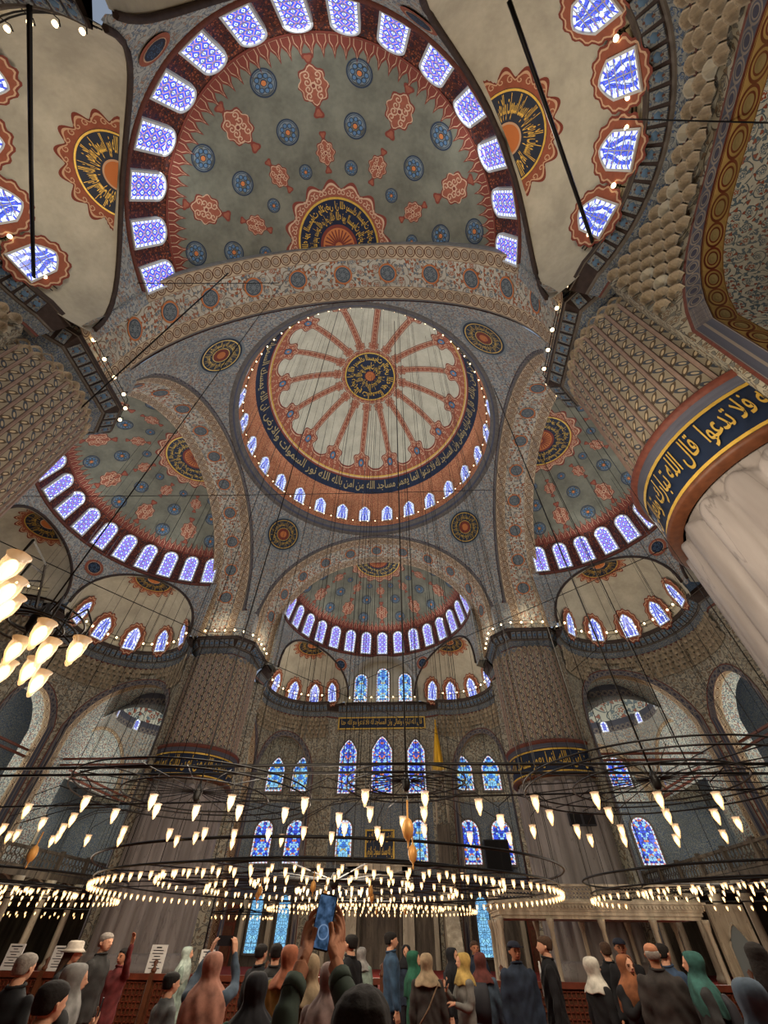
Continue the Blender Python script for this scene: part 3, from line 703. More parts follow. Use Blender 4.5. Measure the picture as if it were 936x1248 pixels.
def exedra(side, rz, C, rl, a0, a1, openings, tail, sgn, label, rows, windows_at, single=False, wlabel='', centre=False):
    """niche below a small half dome: cornice, stalactites, wall with arches; a0..a1 plan angles about C (mirrored for sgn -1)"""
    P = lambda a, r: (sgn*(C[0]+r*cos(a)), C[1]+r*sin(a))
    A = lin(radians(a0), radians(a1), max(8, int((a1-a0)/4)))
    path = [P(a, rl) for a in A]; nr = [(sgn*cos(a), sin(a)) for a in A]
    for (x, y) in tail: path.append((sgn*x, y)); nr.append((nr[-1][0]*.3, max(.9, nr[-1][1])))
    if a0 < -20: path.insert(0, (sgn*10.2, 15.3)); nr.insert(0, (sgn*1.0, 0.0))
    m = MB(); sweep(m, path, nr, CORN, CORM); cor = struct(m.build('trim_cornice', CMATS, rz=rz), 'projecting dark cornice '+label)
    # raised tiles of the cornice
    Lr = rl+.24; n = int(radians(a1-a0)*Lr/.44); tm = MB()
    for k in range(n):
        a = radians(a0)+(k+.5)*radians(a1-a0)/n; x, y = P(a, Lr)
        M4 = facing((x, y, ZC-.55), -sgn*cos(a), -sin(a)) @ Matrix.Rotation(radians(-34), 4, 'X')
        if single: put('cornice_tile', TILEM, cor, mat=M4)
        else:
            b = len(tm.v)
            for v in TILEM.vertices: tm.v.append(tuple(M4 @ v.co))
            for f in TILEM.polygons: tm.face(tuple(b+i for i in f.vertices), None, f.material_index)
    if not single: o = tm.build('cornice_tiles', ['arabesque_tile', 'petal_blue', 'wood_brown'], cor); o['kind'] = 'stuff'
    # wall with arched openings: (centre angle, half angle, springing, apex, depth)
    rw = rl+.78; ZW = ZC-1.44; wm = MB()
    def zb(a):
        for (c, h, zs, za, dp) in openings:
            t = (degrees(a)-c)/h
            if abs(t) < .999: return zs+(za-zs)*sqrt(1-abs(t)**2.1)
        return 0.0
    cuts = sorted(set([a0, a1]+[v for (c, h, *_r) in openings for v in (c-h, c+h)])); cuts = [c for c in cuts if a0 <= c <= a1]
    for c0, c1 in zip(cuts, cuts[1:]):
        e = .02; AA = lin(radians(c0+e), radians(c1-e), max(3, int((c1-c0)/2.5)))
        op = [q for q in openings if q[0]-q[1]-.1 <= (c0+c1)/2 <= q[0]+q[1]+.1]
        wm.grid(lambda a, k: (*P(a, rw), zb(a)+(ZW-zb(a))*k), AA, lin(0, 1, 6), 0, lambda a, k: (a*rw, zb(a)+(ZW-zb(a))*k), False)
        if op:
            c, h, zs, za, dp = op[0]; dx, dy = sgn*cos(radians(c)), sin(radians(c))
            crv = [(P(a, rw), zb(a)) for a in AA]; crv = [(crv[0][0], 0.0)]+crv+[(crv[-1][0], 0.0)]
            L = [0.0]
            for i in range(1, len(crv)): L.append(L[-1]+sqrt((crv[i][0][0]-crv[i-1][0][0])**2+(crv[i][0][1]-crv[i-1][0][1])**2+(crv[i][1]-crv[i-1][1])**2))
            for (d0, d1, mt, vw) in ((-.06, .0, 3, .1), (0, .55, 2, .9), (.55, dp, 1, dp-.55)):
                b = len(wm.v)
                for (q, z) in crv: wm.v.append((q[0]+dx*d0, q[1]+dy*d0, z)); wm.v.append((q[0]+dx*d1, q[1]+dy*d1, z))
                for k in range(len(crv)-1): wm.f.append((b+2*k, b+2*k+2, b+2*k+3, b+2*k+1)); wm.uv.append([(L[k], 0), (L[k+1], 0), (L[k+1], vw), (L[k], vw)]); wm.mi.append(mt); wm.sm.append(True)
            # flat border round the opening on the wall face
            for (g0, g1, mt) in ((0.0, .42, 4), (.42, .50, 3)):
                b = len(wm.v); cc = crv[1:-1]; N = len(cc)
                for i, (q, z) in enumerate(cc):
                    t = (degrees(AA[i])-c)/h; sx = t*rw*radians(h); zz_ = z-zs; Rn = hypot(sx, zz_*h*radians(1)*rw/(za-zs)) or 1
                    for g in (g0, g1):
                        a = AA[i]+t*g/rw; dz = g*sqrt(max(0, 1-t*t)); X, Y = P(a, rw-.05); wm.v.append((X, Y, z+dz))
                for k in range(N-1): wm.f.append((b+2*k, b+2*k+2, b+2*k+3, b+2*k+1)); wm.uv.append([(L[k], 0), (L[k+1], 0), (L[k+1], .5), (L[k], .5)]); wm.mi.append(mt); wm.sm.append(False)
    for (x, y), (x2, y2) in zip([P(A[-1], rw)]+[(sgn*t[0], t[1]+.78) for t in tail], [(sgn*t[0], t[1]+.78) for t in tail]):
        b = len(wm.v); wm.v += [(x, y, 0), (x2, y2, 0), (x2, y2, ZW), (x, y, ZW)]; d = hypot(x2-x, y2-y); wm.face((b, b+1, b+2, b+3), [(0, 0), (d, 0), (d, ZW), (0, ZW)], 0)
    (x, y), (x2, y2) = P(A[0], rw), (sgn*12.2, 12.2+1.0)
    if a0 < -20: b = len(wm.v); wm.v += [(x, y, 0), (x2, y2+1.5, 0), (x2, y2+1.5, ZW), (x, y, ZW)]; wm.face((b, b+1, b+2, b+3), [(0, 0), (2, 0), (2, ZW), (0, ZW)], 0)
    wall = struct(wm.build('wall_niche', ['arabesque_grey', 'arabesque_pale', 'border_gold' if single else 'border_rings', 'moulding_red', 'border_dark'], rz=rz), 'curved niche wall with arches '+label)
    # stalactite cells between the cornice and the arches
    jm = MB(); cnt = 0
    for rI in range(rows):
        z0 = ZC-1.44-.40*(rI+1); off = .40*(1-rI/rows); R = rw-off*.55
        n = int(radians(a1-a0)*R/.46)
        for k in range(n):
            a = radians(a0)+(k+.5+.5*(rI % 2))*radians(a1-a0)/n
            if a > radians(a1): continue
            top = zb(a)
            if z0 < top+.55 and any(abs(degrees(a)-q[0]) < q[1]+5 for q in openings) and top > 0: continue
            if any(q[1] < abs(degrees(a)-q[0]) < q[1]+4 and z0 < q[2]+1.0 for q in openings): continue
            if rI > 4 and not single: continue
            x, y = P(a, R); M4 = facing((x, y, z0), -sgn*cos(a), -sin(a))
            if single and cnt < 290: put('muqarnas_cell', CELLW if random.random() < .07 else CELL, wall, mat=M4); cnt += 1
            else:
                b = len(jm.v)
                for v in CELL.vertices: jm.v.append(tuple(M4 @ v.co))
                for f in CELL.polygons: jm.face(tuple(b+i for i in f.vertices), None, 0)
    if jm.v: o = jm.build('muqarnas_cells', 'stone_muqarnas', wall); o['kind'] = 'stuff'
    # string of bulbs on a rail above the cornice
    st = tag(empty('string_lights', (0, 0, 0), rz), 'bulbs hooked along the cornice '+label, 'string lights')
    AA = lin(radians(a0+4), radians(a1-2), int((a1-a0)/5)); rr_ = rl+.05
    for dz in (.55, .85): MB().tube([(*P(a, rr_), ZC+dz) for a in AA], .022, 4).build('rail', 'black_iron', st)
    n = int(radians(a1-a0)*rl/.8)
    hk = MB()
    for k in range(n):
        a = radians(a0+5)+(k+.5)*radians(a1-a0-8)/n; x, y = P(a, rr_-.22)
        put('bulb', bulb_me, st, loc=(x, y, ZC+.62))
        hk.tube([(*P(a, rr_+.5), ZC), (*P(a, rr_), ZC+.55), (*P(a, rr_-.1), ZC+.9), (*P(a, rr_-.24), ZC+.86), (x, y, ZC+.72)], .02, 4)
    o = hk.build('hooks', 'black_iron', st); o['kind'] = 'stuff'
    return P

EL = {('north', 1): 'of the far alcove over the marble platform', ('north', -1): 'of the far alcove left of the niche wall', ('east', -1): 'of the side alcove beyond the platform pillar', ('east', 1): 'of the side alcove hidden behind the fluted pillar',
      ('west', 1): 'of the side alcove beyond the lamp cluster', ('west', -1): 'of the side alcove above the lamp cluster', ('south', -1): 'of the nearest alcove above the fluted pillar', ('south', 1): 'of the nearest alcove above the cropped pillar'}
def small_dome(side, rz, cx, cy, s, wang, label, R=EXR):
    C = Vector((s*cx, cy, ZC)); O = Vector((0, O0, 0)); dv = Vector((C.x, C.y-O0, 0)); D = dv.length; dv.normalize(); base = atan2(dv.y, dv.x)
    def al(z):
        rr = sqrt(max(1e-6, R*R-(z-ZC)**2)); c = (RING**2-D*D-rr*rr)/(2*D*rr)
        if c < -1: return pi
        if c > 1: return 0.0
        return math.acos(c)
    zs = [ZC-.3, ZC]+[ZC+R*sin(radians(t)) for t in (8, 16, 24, 32, 40, 48, 55, 62, 68, 74, 78, 82, 85, 88, 89.5)]
    def pt(z, u):
        zz_ = max(z, ZC); rr = sqrt(max(0, R*R-(zz_-ZC)**2)); a = base+u*al(zz_); return (C.x+rr*cos(a), C.y+rr*sin(a), z)
    o = struct(MB().grid(pt, zs, lin(-1, 1, 40), 0, lambda z, u: (u*R, z)).build('ceiling_small_half_dome', 'plaster_white', rz=rz), 'cream small half dome '+label)
    # roundel at the crown, its straight side on the arch
    dd = RING-D; zt = ZC+sqrt(R*R-dd*dd); P0 = C+dv*dd+Vector((0, 0, zt-ZC)); n = (P0-C).normalized(); T = Vector((-dv.y, dv.x, 0)); Bv = n.cross(T)
    if Bv.dot(dv) < 0: Bv = -Bv
    f = ell(C, (R, R, R), P0+Bv*.12, T, Bv); q = Paint(f); Rm, Rf = 1.6, 2.35
    frf = lambda a: Rm+(Rf-Rm)*(.45+.55*abs(cos(8*a))**1.5)
    for k, (w_, mi) in enumerate(((1, 2), (.8, 1), (.66, 0))): q.polar(Rm*.98, lambda a: Rm+(frf(a)-Rm)*w_, 96, mi, k, rings=1, a0=0, a1=pi)
    for k in range(16): a = pi*(k+.5)/16; q.stroke(spiral((Rm+.28)*cos(a), (Rm+.28)*sin(a), .15, 1, a, 1, 8), .04, 1, 3)
    q.polar(0, Rm, 40, 7, 3, rings=4, a0=0, a1=pi); q.polar(Rm*.94, Rm*.99, 40, 8, 4, rings=1, a0=0, a1=pi); q.polar(0, .55, 24, 1, 4, rings=2, a0=0, a1=pi); q.polar(0, .48, 24, 6, 5, rings=2, a0=0, a1=pi)
    for i, tx in enumerate(PH[2:4]): add_text(q, tx, lambda x, y: f((.62+.84*y)*cos(pi/2*i+.04+(pi/2-.08)*(1-x)), (.62+.84*y)*sin(pi/2*i+.04+(pi/2-.08)*(1-x)), .07), 8)
    q.build('crown_roundel', PM, o)
    # moulded edge along the arch
    ed = [pt(z, 1) for z in zs[1:] if .03 < al(z) < pi-.01]; ed2 = [pt(z, -1) for z in zs[1:] if .03 < al(z) < pi-.01]
    dn = -dv*.06
    top = [tuple(P0)]
    full = [Vector(p_)+dn for p_ in ed]+[Vector(top[0])+dn]+[Vector(p_)+dn for p_ in ed2[::-1]]
    MB().tube(full, .11, 5).build('arch_moulding', 'dark_moulding', o)
    # windows with red painted surrounds
    for az in wang:
        a = radians(az); a = a if s > 0 else pi-a
        zc_ = ZC-.05; r_ = 4.42; x, y = C.x+r_*cos(a), C.y+r_*sin(a)
        gx, gy = rotz(x, y, rz); nx, ny = rotz(-cos(a), -sin(a), rz)
        wo = window(facing((gx, gy, zc_), nx, ny, radians(12)), .95, 1.9, 'stained glass window in the small half dome '+label, True, 'glass_vase', 'glass_border', group='windows in the small half domes')
        q = Paint(lambda x_, z_, l=0: (x_, -.03+l, z_+.95))
        sg = lambda a_: 1+.16*abs(cos(7*a_+.3))
        for k, (w_, mi) in enumerate(((1.0, 2), (.92, 1), (.86, 0))): q.polar(0, lambda a_: sg(a_)*w_, 56, mi, k*.3, rings=1, sx=.86, sy=1.32)
        q.build('painted_surround', PM, wo)
    return o

for side, rz in SIDES:
    o = struct(put('arch', am, rz=rz), 'wide '+where[side]+' with painted rings and scrollwork under it')
    for r_ in rd: put('painted_roundel', r_, o)
    h = struct(put('ceiling_half_dome', hdm, rz=rz), hl_[side])
    for nm, me in med: put(nm, me, h)
    put('apex_medallion', apex, h); put('painted_fringe', frm, h); put('ring_moulding', ringm, h)
    for k in range(-7, 8):
        a = pi/2+radians(12*k); x, y = 9.47*cos(a), O0+9.47*sin(a); gx, gy = rotz(x, y, rz); nx, ny = rotz(-cos(a), -sin(a), rz)
        window(facing((gx, gy, 24.55), nx, ny, radians(13)), 1.05, 2.4, 'blue and white stained glass window in the ring of the '+wl_[side], False, 'glass_hex', 'glass_border', fw=.09, group='ring windows of the '+wl_[side])
    # return between the ring wall and the back of the arch
    rt = MB()
    for sg in (-1, 1):
        rt.grid(lambda z, k: (sg*((min(hprof(z), 9.56)-.12)*(1-k)+(10.0*sqrt(max(0, 1-(max(0, z-22)/9.15)**2))+.35)*k), 15.25, z), lin(ZC-.2, 30.2, 24), (0, 1), 0, lambda z, k: (k, z))
    rt.build('arch_return', 'arabesque_blue', o)
    # wall ring pierced by the arches of the small half domes
    AA = lin(0, pi, 150); rw_ = MB().grid(lambda a, k: ((RING)*cos(a), O0+RING*sin(a), ring_bottom(side, a)+(24.35-ring_bottom(side, a))*k), AA, lin(0, 1, 5), 0, lambda a, k: (a*RING, ring_bottom(side, a)+(24.3-ring_bottom(side, a))*k))
    rwo = struct(rw_.build('wall_ring', 'arabesque_blue', rz=rz), 'blue and red painted spandrels under the window ring of the '+wl_[side])
    for az in (61, 119):
        a = radians(az); T = Vector((-sin(a), cos(a), 0)); P0 = Vector(((RING-.03)*cos(a), O0+(RING-.03)*sin(a), 22.75)); N_ = Vector((-cos(a), -sin(a), 0))
        q = Paint(lambda x, y, l=0: P0+T*x+Vector((0, 0, y))+N_*(l+.02)); q.polar(.5, .72, 32, 0, 0, rings=1); q.polar(.47, .53, 32, 1, 1, rings=1); q.polar(0, .5, 24, 7, 1)
        for k in range(5): q.stroke(spiral(.22*cos(k*1.257), .22*sin(k*1.257), .15, 1.2, k, 1, 8), .03, 5, 2)
        q.build('navy_roundel', PM, rwo)
    for (cx, cy, r) in exedra_list(side):
        wang = {'north': [28, 61, 94, 128], 'south': [-21, 4, 29, 54], 'east': [-16, 20, 54, 88, 122], 'west': [-16, 20, 54, 88, 122]}[side]
        if side in ('east', 'west'): wang = [133-90, 96-90, 66, 24+0-72+0, 102]; wang = [-42, -6, 30, 66, 102]
        if side == 'north': wang = [17, 52, 84, 112]
        for s in (-1, 1):
            small_dome(side, rz, cx, cy, s, wang, EL[(side, s)])
            if side == 'north': ops = [(-10, 30, 10.6, 16.2, 1.6), (57, 34, 10.6, 15.9, .25)]; tail = [(6.0, 24.4), (4.75, 24.85)]; a1 = 105
            elif side == 'south': ops = [(8, 42, 10.6, 16.0, 2.4)]; tail = [(4.9, 23.9)]; a1 = 118
            else: ops = [(0, 48, 10.6, 16.6, 2.4), (82, 25, 10.4, 14.6, 1.6)]; tail = [(4.7, 24.4)]; a1 = 115
            sing = side == 'south' and s == -1
            exedra(side, rz, (cx, cy), r, {'south': -38, 'north': -44}.get(side, -64), a1, ops, tail, s, EL[(side, s)], 9 if side == 'south' else 6, None, sing)
# far centre bay: three tall windows under a vault
bx = MB(); RV = 4.0
bx.grid(lambda a, y: (RV*cos(a), y, 19.9+RV*1.02*sin(a)), lin(0, pi, 24), lin(O0+RING*.93, 25.15, 3), 0, lambda a, y: (a*4, y))
bx.grid(lambda x, k: (x, 25.15, 19.0+k*(19.9+1.02*sqrt(max(0, 16-x*x))-19.0)), lin(-4, 4, 24), lin(0, 1, 4), 0, lambda x, k: (x, k*5))
bx.grid(lambda y, z: (-4, y, z), lin(23.0, 25.15, 1), (19.0, 19.95), 0); bx.grid(lambda y, z: (4, y, z), lin(23.0, 25.15, 1), (19.0, 19.95), 0)
struct(bx.build('wall_far_vault', 'plaster_white'), 'pale vaulted recess holding three tall blue windows')
for x, h, w in ((-2.45, 3.1, 1.45), (0.05, 3.75, 1.45), (2.55, 3.1, 1.45)):
    window(facing((x, 25.08, 19.45), 0, -1), w, h, 'tall cyan stained glass window, '+('the middle and tallest' if abs(x) < 1 else 'shorter side one')+' of three above the gold inscription', False, 'glass_cyan', 'glass_border_colour', group=None if abs(x) < 1 else 'shorter side windows above the inscription')
m = MB(); sweep(m, [(x, 24.85) for x in lin(-4.8, 4.8, 12)], [(0, 1)]*13, CORN, CORM); cor = struct(m.build('trim_cornice', CMATS), 'straight dark cornice above the gold inscription')
tm = MB()
for k in range(22):
    M4 = facing((-4.6+k*.438, 25.09, ZC-.55), 0, -1) @ Matrix.Rotation(radians(-34), 4, 'X'); b = len(tm.v)
    for v in TILEM.vertices: tm.v.append(tuple(M4 @ v.co))
    for f in TILEM.polygons: tm.face(tuple(b+i for i in f.vertices), None, f.material_index)
o = tm.build('cornice_tiles', ['arabesque_tile', 'petal_blue', 'wood_brown'], cor); o['kind'] = 'stuff'
st = tag(empty('string_lights', (0, 24.9, 0)), 'string of bulbs under the three tall blue windows', 'string lights')
MB().tube([(-4.7, 0, ZC+.6), (4.7, 0, ZC+.6)], .022, 4).build('rail', 'black_iron', st)
for k in range(12): put('bulb', bulb_me, st, loc=(-4.4+k*.8, -.1, ZC+.5))
# side centre alcoves
struct(MB().grid(lambda x, z: (x, -31, z), lin(-34, 34, 2), lin(0, 40, 2)).build('wall_entrance', 'stone_dark'), 'entrance wall behind the viewer')
small_dome('south', pi, 0, 23.9, 1, [40, 90, 140], 'of the entrance side overhead', 4.15)
exedra('south', pi, (0, 23.9), 3.9, 8, 172, [(90, 42, 10.4, 14.8, 1.4)], [], 1, 'of the entrance side overhead', 4, None)
for side, rz, sg in (('east', -pi/2, 1), ('west', pi/2, -1)):
    lb = 'of the outer side alcove '+('by the fluted pillar' if sg > 0 else 'beyond the hanging lamps')
    small_dome(side, rz, 0, 23.9, 1, [30, 60, 90, 120, 150], lb, 4.15)
    exedra(side, rz, (0, 23.9), 3.9, 8, 172, [(90, 42, 10.4, 14.8, 1.4)], [], 1, lb, 5, None)

# ---- piers
def octo(h, c): return [(h, -c), (h, c), (c, h), (-c, h), (-h, c), (-h, -c), (-c, -h), (c, -h)]
def pier(x, y, label, near):
    root = struct(empty('pillar', (x, y, 0)), label)
    m = MB(); NF = 22; n = NF*8; prof = [(0, .9), (0, 0)]
    def rad(a, z):
        t = (a*NF/(2*pi)) % 1.0; tp = 1.0 if z < 8.3 else 0.0
        bul = sqrt(max(0, 1-(2*t-1)**2*.94)); zt = 8.75-.0
        lim = 8.25+.42*bul
        return 2.62+(.24*bul if z < lim else 0.0)
    zs = [0.9, 4.5, 8.2, 8.3, 8.38, 8.46, 8.54, 8.62, 8.7, 8.8, 8.9]
    m.grid(lambda a, z: (rad(a, z)*cos(a), rad(a, z)*sin(a), z), lin(0, 2*pi, n), zs, 0, lambda a, z: (a*2.7, z), True)
    m.build('fluted_shaft', 'marble_pier', root)
    MB().lathe([(3.05, 0), (3.05, .5), (2.95, .6), (3.0, .75), (2.9, .9), (2.7, .92)], 48).build('base', 'marble_pier', root)
    MB().lathe([(2.7, 8.86), (2.98, 8.88), (3.05, 8.96), (2.98, 9.05), (2.9, 9.07)], 64, cap=False).build('lower_moulding', 'wood_brown', root)
    bnd = MB().lathe([(2.90, 9.0), (2.93, 10.45)], 64, cap=False).build('writing_band', 'navy', root)
    m = MB(); m.lathe([(2.95, 9.08), (2.97, 9.16)], 64, 0, cap=False); m.lathe([(2.96, 10.33), (2.98, 10.42)], 64, 0, cap=False); 
    for k in range(3):
        s0 = 2*pi*k/3+(-.55 if near else .4)
        add_text(m, PH[0] if k == 0 or near else PH[1], lambda u, w: (2.965*cos(s0+2.02*u), 2.965*sin(s0+2.02*u), 9.27+.98*w), 0)
    m.build('gold_writing', 'gold', bnd)
    MB().lathe([(2.94, 10.45), (3.0, 10.5), (3.02, 10.72), (3.08, 10.74), (3.16, 10.84), (3.08, 10.95), (2.9, 11.0), (2.72, 11.05)], 64, [1, 1, 0, 0, 0, 0, 1, 1], cap=False).build('carved_moulding', ['moulding_red', 'border_dark'], root)
    up = MB(); up.lathe([(2.7, 11.0), (2.7, 17.45)], 64, 0, cap=False); up.build('painted_shaft', 'painted_reeds', root)
    # raised listels between the painted panels
    ls = MB(); nl = 36
    for k in range(nl):
        a = 2*pi*k/nl; ls.tube([(2.72*cos(a), 2.72*sin(a), 11.05), (2.72*cos(a), 2.72*sin(a), 17.45)], .045, 4)
        ls.tube([(2.73*cos(a+2*pi/nl*t), 2.73*sin(a+2*pi/nl*t), 17.38+.2*sin(pi*t)) for t in (0, .25, .5, .75, 1)], .035, 4)
    ls.build('listels', 'listel_stone', root)
    # flare from round to octagon
    fl = MB(); o8 = octo(2.98, 1.75)
    def oc(a, k):
        best = 1e9
        for i in range(8):
            (x0, y0), (x1, y1) = o8[i], o8[(i+1) % 8]; nx, ny = y1-y0, -(x1-x0); L = hypot(nx, ny); nx, ny = nx/L, ny/L
            d = nx*x0+ny*y0; c = nx*cos(a)+ny*sin(a)
            if c > 1e-3: best = min(best, d/c)
        return best
    def fp(a, k):
        r = 2.72+(oc(a, k)-.80-2.72)*min(1, k*1.1) if k < 1 else oc(a, k)-.80
        r = 2.72*(1-k)+(max(oc(a, 0)-.62, 2.45))*k
        return (r*cos(a), r*sin(a), 17.45+k*(ZC-1.44-17.45))
    fl.grid(fp, lin(0, 2*pi, 64), lin(0, 1, 4), 0, lambda a, k: (a*2.8, k*.7), False); fl.build('flare', 'arabesque_tile', root)
    zc_ = MB(); rows_ = [17.15, 17.42]
    for j, z0 in enumerate(rows_):
        for k in range(40):
            a = 2*pi*(k+.5*j)/40; M4 = facing((2.66*cos(a), 2.66*sin(a), z0), cos(a), sin(a)); b = len(zc_.v)
            for v in CELL.vertices: zc_.v.append(tuple(M4 @ v.co))
            for f in CELL.polygons: zc_.face(tuple(b+i for i in f.vertices), None, 0)
    o = zc_.build('muqarnas_cells', 'stone_muqarnas', root); o['kind'] = 'stuff'
    ccw = o8; path = ccw+[ccw[0]]; nr = []
    for i in range(9):
        (x0, y0), (x1, y1), (x2, y2) = ccw[(i-1) % 8], ccw[i % 8], ccw[(i+1) % 8]
        n1 = Vector((-(y1-y0), x1-x0)).normalized(); n2 = Vector((-(y2-y1), x2-x1)).normalized(); nn = (n1+n2); nn = nn/nn.length_squared*2; nr.append((nn.x, nn.y))
    cm = MB(); sweep(cm, path, nr, [(a_, z_) for a_, z_ in CORN[1:]], CORM[1:]); cm.prism(ccw, ZC-.02, ZC, 0); cor = cm.build('cornice', CMATS, root)
    cnt = 0
    for i in range(8):
        (x0, y0), (x1, y1) = ccw[i], ccw[(i+1) % 8]; L = hypot(x1-x0, y1-y0); nx, ny = -(y1-y0)/L, (x1-x0)/L; k_ = int((L-.2)/.44)
        for k in range(k_):
            t_ = (k+.5)/k_*.86+.07; X, Y = x0+(x1-x0)*t_+nx*.24, y0+(y1-y0)*t_+ny*.24
            put('cornice_tile', TILEM, cor, mat=facing((X, Y, ZC-.55), -nx, -ny) @ Matrix.Rotation(radians(-34), 4, 'X'))
    # block above the cornice between the arches
    MB().prism([(2.3*q[0]/2.98, 2.3*q[1]/2.98) for q in octo(2.98, 2.2)], ZC, 22.2, 0).build('impost_block', 'arabesque_blue', root)
    st = tag(empty('string_lights', (x, y, 0)), 'bulbs ringing the top of the '+label.split(',')[0], 'string lights')
    pr = [(q[0]*.97, q[1]*.97, ZC+.7) for q in o8]; MB().tube(pr, .022, 4, close=True).build('rail', 'black_iron', st)
    MB().tube([(q[0], q[1], q[2]-.3) for q in pr], .022, 4, close=True).build('rail', 'black_iron', st)
    for i in range(8):
        (x0, y0, _), (x1, y1, _) = pr[i], pr[(i+1) % 8]; k_ = 4 if hypot(x1-x0, y1-y0) > 2 else 2
        for k in range(k_):
            t_ = (k+.5)/k_; X, Y = x0+(x1-x0)*t_, y0+(y1-y0)*t_; put('bulb', bulb_me, st, loc=(X*1.03, Y*1.03, ZC+.5))
            MB().tube([(X*.9, Y*.9, ZC), (X, Y, ZC+.7), (X*1.05, Y*1.05, ZC+.78), (X*1.05, Y*1.05, ZC+.6)], .02, 4).build('hook', 'black_iron', st)
    return root
for x, y, lb, nr_ in ((13.13, 13.13, 'fluted marble pillar rising behind the marble platform', False), (-13.13, 13.13, 'fluted marble pillar behind the man who raises his arm', False), (13.13, -13.13, 'huge near pillar cropped by the photo edge, large gold writing on its band', True), (-13.13, -13.13, 'near pillar of which only the painted upper shaft shows', True)):
    pier(x, y, lb, nr_)

